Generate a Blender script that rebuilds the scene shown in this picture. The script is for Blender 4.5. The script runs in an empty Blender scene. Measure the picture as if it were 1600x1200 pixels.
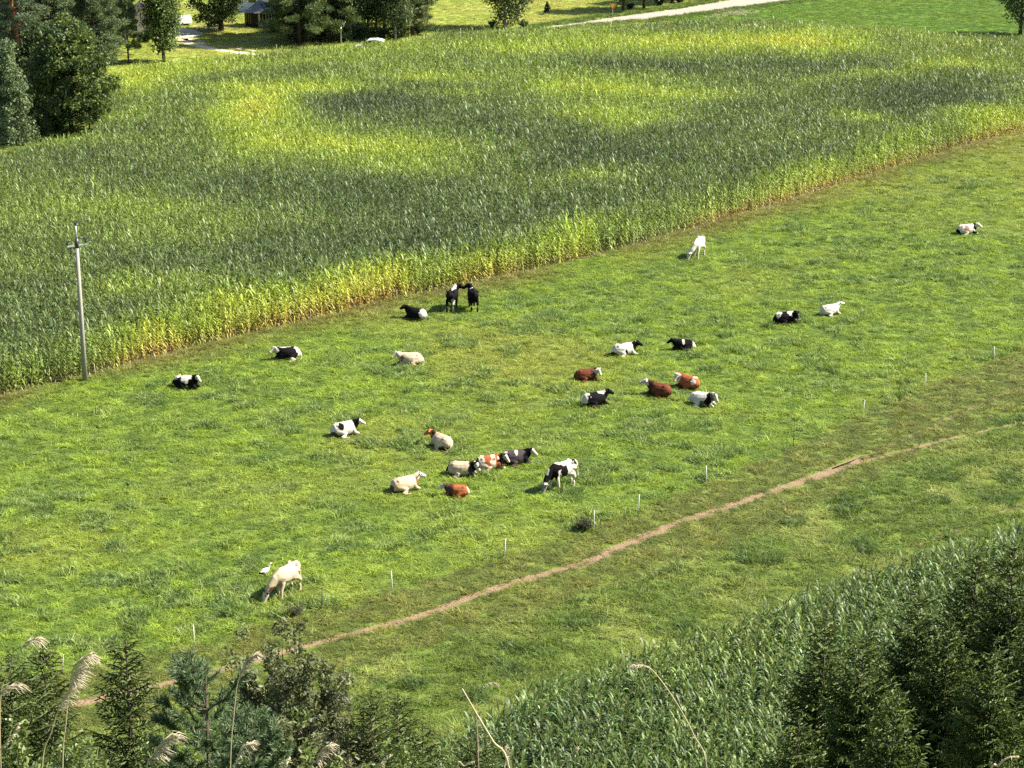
import bpy, bmesh, math, random
import numpy as np
from mathutils import Vector, Matrix, noise as mnoise

R = math.radians
scene = bpy.context.scene
COL = scene.collection

# ------------------------------------------------------------------ camera
FPX, PITCH, CAMZ = 3422.0, R(17.5), 38.3          # focal length in px of a 1600 px wide frame
cam_d = bpy.data.cameras.new("camera")
cam_d.sensor_width = 36.0
cam_d.lens = FPX / 1600.0 * 36.0
cam_d.clip_start, cam_d.clip_end = 0.5, 6000.0
cam = bpy.data.objects.new("camera", cam_d)
cam.location = (0, 0, CAMZ)
cam.rotation_euler = (R(90) - PITCH, 0, 0)
COL.objects.link(cam)
scene.camera = cam

# ------------------------------------------------------------------ sky and sun
SUN_EL, SUN_AZ = R(44), R(84)                      # azimuth clockwise from +y (the view direction)
world = bpy.data.worlds.new("World")
scene.world = world
world.use_nodes = True
wn = world.node_tree
bg = wn.nodes["Background"]
sky = wn.nodes.new("ShaderNodeTexSky")
sky.sky_type = 'NISHITA'
sky.sun_disc = False
sky.sun_elevation = SUN_EL
sky.sun_rotation = SUN_AZ
wn.links.new(sky.outputs[0], bg.inputs[0])
bg.inputs[1].default_value = 0.075
sun_d = bpy.data.lights.new("sun", 'SUN')
sun_d.energy = 5.0
sun_d.angle = R(0.5)
sun_d.color = (1.0, 0.93, 0.80)
sun = bpy.data.objects.new("sun", sun_d)
sv = Vector((math.sin(SUN_AZ) * math.cos(SUN_EL), math.cos(SUN_AZ) * math.cos(SUN_EL), math.sin(SUN_EL)))
sun.rotation_euler = sv.to_track_quat('Z', 'Y').to_euler()
sun.location = (40, 60, 120)
COL.objects.link(sun)
scene.view_settings.view_transform = 'Standard'
scene.view_settings.look = 'None'
scene.view_settings.exposure = 1.75
scene.view_settings.gamma = 1.0
scene.render.engine = 'CYCLES'
scene.cycles.use_denoising = False
scene.cycles.max_bounces = 6
scene.cycles.transparent_max_bounces = 4

# ------------------------------------------------------------------ geometry of the place
SP, CP = math.sin(PITCH), math.cos(PITCH)


def ray(px, py):
    X, Y = (px - 800) / FPX, -(py - 600) / FPX
    return Vector((X, CP + Y * SP, -SP + Y * CP))


def G(px, py, z=0.0):
    """point of the plane at height z that is seen at this spot of the photograph"""
    d = ray(px, py)
    t = (z - CAMZ) / d.z
    return Vector((d.x * t, d.y * t, z))


def at_depth(px, py, y):
    d = ray(px, py)
    t = y / d.y
    return Vector((d.x * t, y, CAMZ + d.z * t))


def project(x, y, z):
    dz = z - CAMZ
    f = y * CP - dz * SP
    u = y * SP + dz * CP
    return 800 + FPX * x / f, 600 - FPX * u / f


def top_height(base, py):
    """how tall a thing standing at base is when its top is seen at row py"""
    t = at_depth(800, py, base.y)
    return t.z - base.z


def hill(y):
    if y < 0: return 36.6
    if y < 6: return 36.6 - (36.6 - 34.3) / 6 * y
    if y < 57: return 34.3 - (y - 6) * 0.645
    if y < 66: t = (66 - y) / 9; return 1.405 * t * t
    return 0.0


def vnoise(x, y, s, seed=0):
    x = np.asarray(x, float) / s; y = np.asarray(y, float) / s
    xi, yi = np.floor(x).astype(np.int64), np.floor(y).astype(np.int64)
    fx, fy = x - xi, y - yi
    fx = fx * fx * (3 - 2 * fx); fy = fy * fy * (3 - 2 * fy)

    def h(a, b):
        n = (a * 374761393 + b * 668265263 + seed * 1442695041) & 0xffffffff
        n = ((n ^ (n >> 13)) * 1274126177) & 0xffffffff
        return ((n ^ (n >> 16)) & 0xffff) / 65535.0
    return (h(xi, yi) * (1 - fx) + h(xi + 1, yi) * fx) * (1 - fy) + (h(xi, yi + 1) * (1 - fx) + h(xi + 1, yi + 1) * fx) * fy


def fbm(x, y, s, seed=0, o=3):
    v, a, t = 0, 1, 0
    for k in range(o):
        v = v + a * vnoise(x, y, s / 2 ** k, seed + k * 7); t += a; a *= .5
    return v / t


def in_poly(x, y, poly):
    c = np.zeros(len(x), bool)
    n = len(poly)
    for i in range(n):
        x0, y0 = poly[i][0], poly[i][1]; x1, y1 = poly[(i + 1) % n][0], poly[(i + 1) % n][1]
        if y0 == y1: continue
        m = ((y0 > y) != (y1 > y)) & (x < (x1 - x0) * (y - y0) / (y1 - y0) + x0)
        c ^= m
    return c


def dist_line(x, y, pts):
    d = np.full(len(x), 1e9)
    for a, b in zip(pts[:-1], pts[1:]):
        ax, ay, bx, by = a[0], a[1], b[0], b[1]
        L = (bx - ax) ** 2 + (by - ay) ** 2
        t = np.clip(((x - ax) * (bx - ax) + (y - ay) * (by - ay)) / L, 0, 1)
        d = np.minimum(d, np.hypot(x - ax - t * (bx - ax), y - ay - t * (by - ay)))
    return d


# ------------------------------------------------------------------ object helpers
def tag(o, label=None, cat=None, group=None, kind=None):
    if label: o["label"] = label
    if cat: o["category"] = cat
    if group: o["group"] = group
    if kind: o["kind"] = kind
    return o


def link(name, me, mat=None, parent=None, loc=(0, 0, 0), rz=0.0):
    o = bpy.data.objects.new(name, me)
    COL.objects.link(o)
    o.location = loc
    o.rotation_euler = (0, 0, rz)
    if mat is not None:
        if isinstance(mat, (list, tuple)):
            if not len(me.materials):
                for m in mat: me.materials.append(m)
        elif not len(me.materials):
            me.materials.append(mat)
    if parent: o.parent = parent
    return o


def empty(name, loc, rz=0.0, sc=1.0):
    o = bpy.data.objects.new(name, None)
    COL.objects.link(o)
    o.location = loc
    o.rotation_euler = (0, 0, rz)
    o.scale = (sc, sc, sc)
    o.empty_display_size = .3
    return o


def copy_tree(src, loc, rz=0.0, sc=None):
    c = src.copy(); COL.objects.link(c)
    c.location = loc; c.rotation_euler = (0, 0, rz)
    if sc is not None: c.scale = sc if isinstance(sc, (tuple, list)) else (sc, sc, sc)
    for ch in src.children:
        d = ch.copy(); COL.objects.link(d); d.parent = c
        for g in ch.children:
            e = g.copy(); COL.objects.link(e); e.parent = d
    return c


def fast_mesh(name, verts, faces, smooth=False):
    verts = np.asarray(verts, np.float32); faces = np.asarray(faces, np.int32)
    me = bpy.data.meshes.new(name)
    me.vertices.add(len(verts)); me.vertices.foreach_set("co", verts.ravel())
    M, k = faces.shape
    me.loops.add(M * k); me.loops.foreach_set("vertex_index", faces.ravel())
    me.polygons.add(M)
    me.polygons.foreach_set("loop_start", np.arange(M, dtype=np.int32) * k)
    me.polygons.foreach_set("loop_total", np.full(M, k, np.int32))
    if smooth: me.polygons.foreach_set("use_smooth", np.ones(M, bool))
    me.update(calc_edges=True)
    return me


def color_attr(me, name, cols):
    a = me.attributes.new(name, 'FLOAT_COLOR', 'POINT')
    c = np.ones((len(me.vertices), 4), np.float32)
    c[:, :cols.shape[1]] = cols
    a.data.foreach_set("color", c.ravel())


def strips(P, S, W):
    """B ribbons of N points: P (B,N,3), S side vectors (B,1|N,3), W half widths (B,N)"""
    B, N = P.shape[:2]
    off = S * W[:, :, None]
    V = np.stack([P - off, P + off], 2).reshape(-1, 3)
    b = (np.arange(B) * N * 2)[:, None] + (np.arange(N - 1) * 2)[None, :]
    Fc = np.stack([b, b + 1, b + 3, b + 2], -1).reshape(-1, 4)
    return V, Fc


def norm(v):
    return v / np.maximum(np.linalg.norm(v, axis=-1, keepdims=True), 1e-9)


def seg_strips(p0, p1, w0, w1, rng, cross=True):
    p0, p1 = np.asarray(p0, float), np.asarray(p1, float)
    d = norm(p1 - p0)
    rv = rng.normal(size=d.shape)
    s1 = norm(np.cross(d, rv))
    P = np.stack([p0, p1], 1); W = np.stack([np.asarray(w0, float), np.asarray(w1, float)], 1)
    V, Fc = strips(P, s1[:, None], W)
    if cross:
        s2 = np.cross(d, s1)
        V2, F2 = strips(P, s2[:, None], W)
        Fc = np.concatenate([Fc, F2 + len(V)]); V = np.concatenate([V, V2])
    return V, Fc


def tube(path, radii, n=6):
    path = [Vector(p) for p in path]
    V, Fc = [], []
    up = Vector((0, 0, 1))
    for i, p in enumerate(path):
        d = (path[min(i + 1, len(path) - 1)] - path[max(i - 1, 0)]).normalized()
        ref = Vector((1, 0, 0)) if abs(d.z) > .8 else up
        a = d.cross(ref).normalized(); b = d.cross(a)
        r = radii[i]
        rx, ry = r if isinstance(r, tuple) else (r, r)
        for k in range(n):
            t = 2 * math.pi * k / n
            V.append(tuple(p + a * math.cos(t) * rx + b * math.sin(t) * ry))
    for i in range(len(path) - 1):
        for k in range(n):
            Fc.append((i * n + k, i * n + (k + 1) % n, (i + 1) * n + (k + 1) % n, (i + 1) * n + k))
    return V, Fc, n


class MB:
    """collects shapes for one mesh"""
    def __init__(s): s.v, s.f = [], []

    def add(s, V, Fc):
        o = len(s.v); s.v += [tuple(v) for v in V]; s.f += [tuple(i + o for i in f) for f in Fc]; return s

    def tube(s, path, radii, n=6, caps=True):
        V, Fc, n = tube(path, radii, n)
        if caps:
            Fc.append(tuple(range(n - 1, -1, -1))); Fc.append(tuple(range(len(V) - n, len(V))))
        return s.add(V, Fc)

    def box(s, c, d, rz=0.0, taper=1.0):
        ca, sa = math.cos(rz), math.sin(rz)
        V = []
        for z, k in ((-1, 1), (1, taper)):
            for x, y in ((-1, -1), (1, -1), (1, 1), (-1, 1)):
                X, Y = x * d[0] / 2 * k, y * d[1] / 2 * k
                V.append((c[0] + X * ca - Y * sa, c[1] + X * sa + Y * ca, c[2] + z * d[2] / 2))
        return s.add(V, [(3, 2, 1, 0), (4, 5, 6, 7), (0, 1, 5, 4), (1, 2, 6, 5), (2, 3, 7, 6), (3, 0, 4, 7)])

    def prism(s, prof, y0, y1):
        """profile of (x,z) points extruded along y"""
        n = len(prof)
        V = [(x, y0, z) for x, z in prof] + [(x, y1, z) for x, z in prof]
        Fc = [tuple(range(n)), tuple(range(2 * n - 1, n - 1, -1))] + [(i, i + n, (i + 1) % n + n, (i + 1) % n) for i in range(n)]
        return s.add(V, Fc)

    def mesh(s, name, smooth=False, bevel=0.0):
        me = bpy.data.meshes.new(name)
        me.from_pydata(s.v, [], s.f)
        bm = bmesh.new(); bm.from_mesh(me)
        bmesh.ops.recalc_face_normals(bm, faces=bm.faces)
        if bevel: bmesh.ops.bevel(bm, geom=bm.edges[:], offset=bevel, segments=2, affect='EDGES', clamp_overlap=True)
        bm.to_mesh(me); bm.free()
        if smooth: me.polygons.foreach_set("use_smooth", np.ones(len(me.polygons), bool))
        return me


# ------------------------------------------------------------------ materials
def new_mat(name):
    m = bpy.data.materials.new(name); m.use_nodes = True
    return m, m.node_tree, m.node_tree.nodes["Principled BSDF"], m.node_tree.nodes["Material Output"]


def plain(name, col, rough=.7, spec=.3, vary=.15, scale=3.0, bump=0.0, metallic=0.0):
    m, nt, p, out = new_mat(name)
    tc = nt.nodes.new("ShaderNodeTexCoord")
    nz = nt.nodes.new("ShaderNodeTexNoise"); nz.inputs["Scale"].default_value = scale; nz.inputs["Detail"].default_value = 6
    nt.links.new(tc.outputs["Object"], nz.inputs["Vector"])
    mx = nt.nodes.new("ShaderNodeMix"); mx.data_type = 'RGBA'
    mx.inputs["A"].default_value = (*[c * (1 - vary) for c in col], 1)
    mx.inputs["B"].default_value = (*[min(1, c * (1 + vary)) for c in col], 1)
    nt.links.new(nz.outputs["Fac"], mx.inputs["Factor"])
    nt.links.new(mx.outputs["Result"], p.inputs["Base Color"])
    p.inputs["Roughness"].default_value = rough
    p.inputs["Specular IOR Level"].default_value = spec
    p.inputs["Metallic"].default_value = metallic
    if bump:
        b = nt.nodes.new("ShaderNodeBump"); b.inputs["Strength"].default_value = bump; b.inputs["Distance"].default_value = .05
        nt.links.new(nz.outputs["Fac"], b.inputs["Height"]); nt.links.new(b.outputs[0], p.inputs["Normal"])
    return m


def leaf_mat(name, attr, kind='GEOMETRY', rough=.5, spec=.3, trans=.3, ttint=(1.15, 1.15, .6), dry=None):
    """leaf tissue: colour from an attribute, some light shining through"""
    m, nt, p, out = new_mat(name)
    a = nt.nodes.new("ShaderNodeAttribute"); a.attribute_type = kind; a.attribute_name = attr
    colr = a.outputs["Color"]
    if dry:                                        # withered lower leaves and tassels of the corn
        g = nt.nodes.new("ShaderNodeAttribute"); g.attribute_type = 'GEOMETRY'; g.attribute_name = 'part'
        sep = nt.nodes.new("ShaderNodeSeparateColor"); nt.links.new(g.outputs["Color"], sep.inputs[0])
        mu = nt.nodes.new("ShaderNodeMath"); mu.operation = 'MULTIPLY'
        nt.links.new(sep.outputs[0], mu.inputs[0]); nt.links.new(a.outputs["Alpha"], mu.inputs[1])
        ad = nt.nodes.new("ShaderNodeMath"); ad.operation = 'MAXIMUM'
        nt.links.new(mu.outputs[0], ad.inputs[0]); nt.links.new(sep.outputs[1], ad.inputs[1])
        # every leaf a little lighter or darker than the next
        sc = nt.nodes.new("ShaderNodeVectorMath"); sc.operation = 'SCALE'
        nt.links.new(colr, sc.inputs[0]); nt.links.new(sep.outputs[2], sc.inputs["Scale"])
        mx = nt.nodes.new("ShaderNodeMix"); mx.data_type = 'RGBA'
        nt.links.new(ad.outputs[0], mx.inputs["Factor"]); nt.links.new(sc.outputs[0], mx.inputs["A"])
        mx.inputs["B"].default_value = (*dry, 1)
        colr = mx.outputs["Result"]
    nt.links.new(colr, p.inputs["Base Color"])
    p.inputs["Roughness"].default_value = rough
    p.inputs["Specular IOR Level"].default_value = spec
    tl = nt.nodes.new("ShaderNodeBsdfTranslucent")
    tm = nt.nodes.new("ShaderNodeVectorMath"); tm.operation = 'MULTIPLY'
    tm.inputs[1].default_value = ttint
    nt.links.new(colr, tm.inputs[0]); nt.links.new(tm.outputs[0], tl.inputs[0])
    ms = nt.nodes.new("ShaderNodeMixShader"); ms.inputs[0].default_value = trans
    nt.links.new(p.outputs[0], ms.inputs[1]); nt.links.new(tl.outputs[0], ms.inputs[2])
    nt.links.new(ms.outputs[0], out.inputs[0])
    return m


def ground_mat(name, c1, c2, c3, s1=.25, s2=.02, bump=.6):
    m, nt, p, out = new_mat(name)
    geo = nt.nodes.new("ShaderNodeNewGeometry")

    def nz(scale, det=5):
        n = nt.nodes.new("ShaderNodeTexNoise"); n.inputs["Scale"].default_value = scale; n.inputs["Detail"].default_value = det
        nt.links.new(geo.outputs["Position"], n.inputs["Vector"]); return n
    n1, n2, n3 = nz(s1), nz(s1 * 7), nz(9.0)
    mp = nt.nodes.new("ShaderNodeMapRange"); mp.inputs[1].default_value = .35; mp.inputs[2].default_value = .65
    nt.links.new(n1.outputs["Fac"], mp.inputs[0])
    a = nt.nodes.new("ShaderNodeMix"); a.data_type = 'RGBA'
    a.inputs["A"].default_value = (*c1, 1); a.inputs["B"].default_value = (*c2, 1)
    nt.links.new(mp.outputs[0], a.inputs["Factor"])
    mp2 = nt.nodes.new("ShaderNodeMapRange"); mp2.inputs[1].default_value = .42; mp2.inputs[2].default_value = .7
    nt.links.new(n2.outputs["Fac"], mp2.inputs[0])
    b = nt.nodes.new("ShaderNodeMix"); b.data_type = 'RGBA'
    nt.links.new(a.outputs["Result"], b.inputs["A"]); b.inputs["B"].default_value = (*c3, 1)
    nt.links.new(mp2.outputs[0], b.inputs["Factor"])
    nt.links.new(b.outputs["Result"], p.inputs["Base Color"])
    p.inputs["Roughness"].default_value = .95; p.inputs["Specular IOR Level"].default_value = .1
    bp = nt.nodes.new("ShaderNodeBump"); bp.inputs["Strength"].default_value = bump; bp.inputs["Distance"].default_value = .15
    nt.links.new(n3.outputs["Fac"], bp.inputs["Height"]); nt.links.new(bp.outputs[0], p.inputs["Normal"])
    return m


M_GROUND = ground_mat("ground_turf", (.11, .155, .025), (.08, .125, .022), (.15, .165, .035))
M_SOIL = ground_mat("field_soil", (.10, .075, .045), (.08, .06, .035), (.06, .07, .02))
M_FAR = ground_mat("far_meadow_turf", (.24, .29, .05), (.19, .25, .04), (.27, .30, .07), .12, bump=.9)
M_MOWN = ground_mat("mown_field_turf", (.075, .140, .014), (.062, .125, .012), (.10, .16, .022), .2, bump=.9)
M_DIRT = ground_mat("trodden_earth", (.20, .135, .080), (.145, .10, .058), (.24, .17, .105), 2.2)
M_SAND = ground_mat("sandy_track", (.48, .40, .27), (.40, .33, .22), (.52, .46, .33), 1.0)
M_ROAD = ground_mat("pale_road", (.28, .235, .20), (.255, .215, .18), (.31, .265, .225), .5, bump=.2)
M_BARK = plain("bark", (.06, .048, .036), .9, .1, .35, 6, .6)
M_PINEBARK = plain("pine_bark", (.26, .12, .06), .9, .1, .35, 5, .6)
M_PALEBARK = plain("pale_bark", (.38, .36, .33), .85, .15, .3, 4, .4)
M_LEAF = leaf_mat("tree_leaf", "lc", rough=.5, trans=.28)
M_NEEDLE = leaf_mat("needle_leaf", "lc", rough=.55, spec=.25, trans=.12)
M_GRASS = leaf_mat("grass_blade", "pcol", 'INSTANCER', rough=.5, spec=.25, trans=.35)
M_CORN = leaf_mat("corn_leaf", "pcol", 'INSTANCER', rough=.48, spec=.32, trans=.3, dry=(.40, .25, .085))
M_STRAW = plain("dry_straw", (.36, .29, .18), .6, .3, .12, 30)
M_PLUME = plain("dry_plume", (.36, .31, .21), .7, .2, .12, 40)
M_CONCRETE = plain("concrete", (.27, .25, .22), .85, .2, .12, 2.0, .2)
M_STEEL = plain("galvanised_steel", (.36, .37, .38), .45, .5, .08, 5, 0, .5)
M_DARK = plain("dark_ceramic", (.03, .028, .03), .4, .5, .1, 5)
M_WHITEPLASTIC = plain("white_plastic", (.58, .57, .52), .5, .4, .05, 5)
M_DARKPLASTIC = plain("dark_post", (.04, .05, .04), .6, .3, .1, 5)
M_GREYWOOD = plain("weathered_wood", (.34, .29, .22), .9, .1, .25, 8, .3)
M_DARKWOOD = plain("dark_boards", (.045, .036, .03), .85, .2, .25, 6, .3)
M_CREAM = plain("cream_render", (.68, .60, .45), .85, .2, .06, 2)
M_PINKWALL = plain("pale_pink_render", (.66, .50, .42), .9, .2, .06, 2)
M_PALEWALL = plain("pale_blue_render", (.60, .66, .72), .9, .2, .05, 2)
M_ROOF = plain("grey_roof", (.19, .20, .22), .7, .3, .12, 5, .2)
M_BROWNROOF = plain("brown_roof", (.10, .085, .07), .8, .2, .2, 4, .3)
M_WHITE = plain("white_sheet", (.80, .80, .78), .55, .4, .03, 2)
M_CARWHITE = plain("white_car_paint", (.80, .81, .82), .2, .6, .02, 2)
M_GLASS = plain("dark_glass", (.03, .035, .04), .08, .6, .1, 2)
M_TYRE = plain("tyre_rubber", (.03, .03, .03), .8, .3, .1, 5)
M_SIGNYELLOW = plain("sign_yellow", (.78, .42, .03), .5, .4, .03, 3)
M_SIGNRED = plain("sign_red", (.55, .10, .02), .5, .4, .03, 3)
mcow, nt, p, out = new_mat("cow_coat")
a = nt.nodes.new("ShaderNodeAttribute"); a.attribute_name = "coat"
nt.links.new(a.outputs["Color"], p.inputs["Base Color"])
p.inputs["Roughness"].default_value = .8; p.inputs["Specular IOR Level"].default_value = .06
M_COAT = mcow

# ------------------------------------------------------------------ ground
xs = [-3000, -900, -300] + list(range(-150, 151, 15)) + [300, 900, 3000]
ys = [-900, -200, -30] + [0, 3, 6] + list(np.linspace(10, 57, 16)) + list(np.linspace(57.5, 66, 8)) + [70, 90, 120, 160, 220, 300, 500, 900, 3000, 5000]
V = [(x, y, hill(y)) for y in ys for x in xs]
nx = len(xs)
Fc = [(j * nx + i, j * nx + i + 1, (j + 1) * nx + i + 1, (j + 1) * nx + i) for j in range(len(ys) - 1) for i in range(nx - 1)]
tag(link("ground", fast_mesh("ground", V, Fc, True), M_GROUND), "grassy valley floor and hillside under the pasture and fields", "ground", kind="structure")


def sheet(name, pts, z, mat, label, cat):
    me = bpy.data.meshes.new(name)
    me.from_pydata([(p[0], p[1], z) for p in pts], [], [tuple(range(len(pts)))])
    return tag(link(name, me, mat), label, cat, kind="structure")


# edges of the cornfield beyond the pasture: front along the ground, rear along the canopy
front_px = [(-260, 690), (-120, 655), (0, 622), (135, 588), (220, 566), (300, 546), (400, 521), (500, 498), (620, 468), (700, 452), (800, 431), (900, 408),
            (1000, 382), (1080, 360), (1200, 325), (1290, 297), (1400, 262), (1500, 231), (1600, 205), (1750, 160), (1850, 132)]
rear_px = [(1850, 95), (1750, 78), (1600, 58), (1500, 52), (1400, 43), (1300, 37), (1200, 31), (1100, 30), (1000, 34), (930, 37), (850, 44), (760, 46), (690, 49), (640, 60), (560, 68),
           (480, 73), (410, 80), (330, 88), (215, 97), (172, 115), (175, 160), (140, 205), (0, 238), (-120, 268), (-260, 300)]
front = [G(*q) for q in front_px]
rear = [G(x, y, 2.0) for x, y in rear_px]
corn_poly = [(q.x, q.y) for q in front + rear]
sheet("field_soil", corn_poly, .006, M_SOIL, "bare soil between the rows of the large cornfield", "soil")
near_px = [(560, 1235), (680, 1163), (800, 1092), (900, 1048), (1000, 1017), (1150, 967), (1300, 908), (1450, 858), (1600, 817), (1760, 770)]
near_edge = [G(x, y, 1.9) for x, y in near_px]
near_poly = [(q.x, q.y) for q in near_edge] + [(34, 67.5), (-8, 67.5)]
sheet("field_soil", near_poly, .006, M_SOIL, "bare soil between the corn plants at the foot of the hill", "soil")

far_pts = [(q.x, q.y) for q in rear[3:-4]]
sheet("far_meadow", [(-330, 700), (330, 700), (330, 330), (120, 262)] + [(p[0], p[1] + .3) for p in far_pts] + [(-140, 235), (-330, 330)],
      .006, M_FAR, "pale yellow green meadow beyond the cornfield", "meadow")
road_lo = [G(x, y) for x, y in [(850, 46), (935, 36), (1010, 30), (1110, 17), (1235, 0), (1400, -22), (1600, -48)]]
road_hi = [G(x, y) for x, y in [(1600, -62), (1400, -38), (1180, -6), (1130, 2), (1060, 14), (990, 23), (900, 36), (850, 43)]]
mown = road_lo[2:] + [G(x, y) for x, y in [(1900, -60), (1900, 100)]] + [G(x, y + 8) for x, y in [(1600, 58), (1400, 43), (1200, 31), (1100, 30)]]
sheet("mown_field", [(q.x, q.y) for q in mown], .011, M_MOWN, "short bright green mown field beside the pale road", "field")
sheet("road", [(q.x, q.y) for q in road_lo + road_hi], .016, M_ROAD, "pale gravel road climbing past the far end of the cornfield", "road")


def ribbon(name, px, widths, z, mat, label, cat, seed=1, step=.5):
    """a trodden or driven strip with a ragged edge, laid on the ground"""
    pts = [G(*q) for q in px]
    L = [0]
    for a, b in zip(pts[:-1], pts[1:]): L.append(L[-1] + (b - a).length)
    n = int(L[-1] / step)
    V = []
    for i in range(n + 1):
        s = L[-1] * i / n
        k = max(j for j in range(len(L)) if L[j] <= s + 1e-6); k = min(k, len(pts) - 2)
        t = (s - L[k]) / (L[k + 1] - L[k])
        # Catmull-Rom for a smooth run
        p0, p1, p2, p3 = pts[max(k - 1, 0)], pts[k], pts[k + 1], pts[min(k + 2, len(pts) - 1)]
        q = .5 * ((2 * p1) + (p2 - p0) * t + (2 * p0 - 5 * p1 + 4 * p2 - p3) * t * t + (3 * p1 - p0 - 3 * p2 + p3) * t ** 3)
        d = (p2 - p1).normalized(); nrm = Vector((-d.y, d.x, 0))
        w = widths[k] + (widths[k + 1] - widths[k]) * t
        q += nrm * w * .35 * (float(vnoise(s, seed, 3.0, 9)) - .5)
        for sd in (-1, 1):
            e = w * (.32 + .42 * float(fbm(s + sd * 50, seed, 1.6, 5)))
            V.append((q.x + nrm.x * e * sd, q.y + nrm.y * e * sd, z))
    Fc = [(2 * i, 2 * i + 1, 2 * i + 3, 2 * i + 2) for i in range(n)]
    return tag(link(name, fast_mesh(name, V, Fc), mat), label, cat, kind="structure")


PATH = [(60, 1118), (140, 1096), (250, 1070), (350, 1046), (520, 998), (650, 964), (800, 912), (920, 876), (1050, 820), (1200, 770), (1290, 737), (1345, 712)]
PATH_B = [(1235, 762), (1295, 741), (1345, 722), (1410, 706), (1500, 682), (1600, 660), (1720, 632)]
PATH_C = [(1300, 733), (1380, 702), (1480, 655), (1600, 602), (1720, 545)]
PATH_D = [(1380, 872), (1440, 850), (1510, 822), (1600, 788), (1720, 740)]
ribbon("dirt_path", PATH, [.35, .55, .5, .42, .46, .54, .52, .58, .66, .66, .4, .08], .006, M_DIRT, "trodden brown dirt path running beside the pasture fence", "path", 3)
ribbon("dirt_path", PATH_B, [.1, .34, .42, .36, .16, .2, .14], .010, M_DIRT, "right hand fork of the dirt path fading into grass", "path", 17)
ribbon("dirt_path", PATH_C, [.1, .32, .3, .2, .15], .006, M_DIRT, "faint worn line forking off towards the fence", "path", 29)
ribbon("dirt_path", PATH_D, [.03, .14, .28, .24, .14], .006, M_DIRT, "short bare track beside the corn at the hill foot", "path", 41)
TRACK = [(262, 42), (285, 49), (297, 54), (285, 60), (288, 66), (320, 74), (355, 80), (400, 86)]
for dy, nm in ((0, "near wheel rut of the sandy farm drive"), (-6, "far wheel rut of the sandy farm drive")):
    ribbon("farm_drive", [(x + (4 if dy else 0), y + dy) for x, y in TRACK[3:]], [1.0, 1.2, 1.1, 1.0, .9], .012, M_SAND, nm, "drive", 50 + dy)
ribbon("farm_drive", TRACK[:4], [1.6, 3.0, 3.0, 2.2], .014, M_SAND, "sandy yard end of the farm drive under the spreading tree", "drive", 61)
ribbon("farm_drive", [(300, 41), (330, 42), (362, 39)], [1.5, 3.0, 2.0], .014, M_SAND, "bare sandy patch behind the spreading tree", "drive", 66)


# ------------------------------------------------------------------ scattered growth
def gn_scatter(name, templates, pts, rot, scl, pick, pcol, mat, label, cat):
    """ONE growth object: its mesh holds the plant shapes and the spots where they grow; the node tree sets them out"""
    vs, fs, part, var = [], [], [], []
    o = 0
    for k, (V, Fc, Pt) in enumerate(templates):
        vs.append(V); fs.append(Fc + o); part.append(Pt); var.append(np.full(len(V), k)); o += len(V)
    T = o
    n = len(pts)
    verts = np.concatenate(vs + [pts]); faces = np.concatenate(fs)
    me = fast_mesh(name, verts, faces)
    tot = T + n

    def attr(nm, typ, key, data, pad):
        at = me.attributes.new(nm, typ, 'POINT')
        full = np.concatenate([np.broadcast_to(np.asarray(pad), (T,) + data.shape[1:]), data]).astype(np.int32 if typ == 'INT' else np.float32)
        at.data.foreach_set(key, full.ravel())
    attr("rot", 'FLOAT_VECTOR', "vector", rot, 0.0)
    attr("scl", 'FLOAT_VECTOR', "vector", scl, 1.0)
    attr("pick", 'INT', "value", pick, 0)
    attr("pcol", 'FLOAT_COLOR', "color", pcol, 1.0)
    at = me.attributes.new("variant", 'INT', 'POINT')
    at.data.foreach_set("value", np.concatenate(var + [np.full(n, -1)]).astype(np.int32))
    pc = np.zeros((tot, 4), np.float32); pc[:T] = np.concatenate(part)
    at = me.attributes.new("part", 'FLOAT_COLOR', 'POINT'); at.data.foreach_set("color", pc.ravel())
    ob = link(name, me, mat)
    ng = bpy.data.node_groups.new("set_out_" + name, 'GeometryNodeTree')
    ng.interface.new_socket("Geometry", in_out='INPUT', socket_type='NodeSocketGeometry')
    ng.interface.new_socket("Geometry", in_out='OUTPUT', socket_type='NodeSocketGeometry')
    N, Lk = ng.nodes, ng.links
    gi, go = N.new("NodeGroupInput"), N.new("NodeGroupOutput")

    def named(nm, typ):
        q = N.new("GeometryNodeInputNamedAttribute"); q.data_type = typ; q.inputs["Name"].default_value = nm
        return q.outputs["Attribute"]

    def part_of(k):
        cmp = N.new("FunctionNodeCompare"); cmp.data_type = 'INT'; cmp.operation = 'EQUAL'
        ia, ib = [s for s in cmp.inputs if s.type == 'INT'][:2]
        Lk.new(named("variant", 'INT'), ia); ib.default_value = k
        sg = N.new("GeometryNodeSeparateGeometry"); sg.domain = 'POINT'
        Lk.new(gi.outputs[0], sg.inputs[0]); Lk.new(cmp.outputs[0], sg.inputs[1])
        return sg.outputs[0]
    gti = N.new("GeometryNodeGeometryToInstance")
    for k in range(len(templates)): Lk.new(part_of(k), gti.inputs[0])
    iop = N.new("GeometryNodeInstanceOnPoints")
    Lk.new(part_of(-1), iop.inputs["Points"])
    Lk.new(gti.outputs[0], iop.inputs["Instance"])
    iop.inputs["Pick Instance"].default_value = True
    Lk.new(named("pick", 'INT'), iop.inputs["Instance Index"])
    Lk.new(named("rot", 'FLOAT_VECTOR'), iop.inputs["Rotation"])
    Lk.new(named("scl", 'FLOAT_VECTOR'), iop.inputs["Scale"])
    Lk.new(iop.outputs[0], go.inputs[0])
    md = ob.modifiers.new("set_out", 'NODES'); md.node_group = ng
    return tag(ob, label, cat, kind="stuff")


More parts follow.
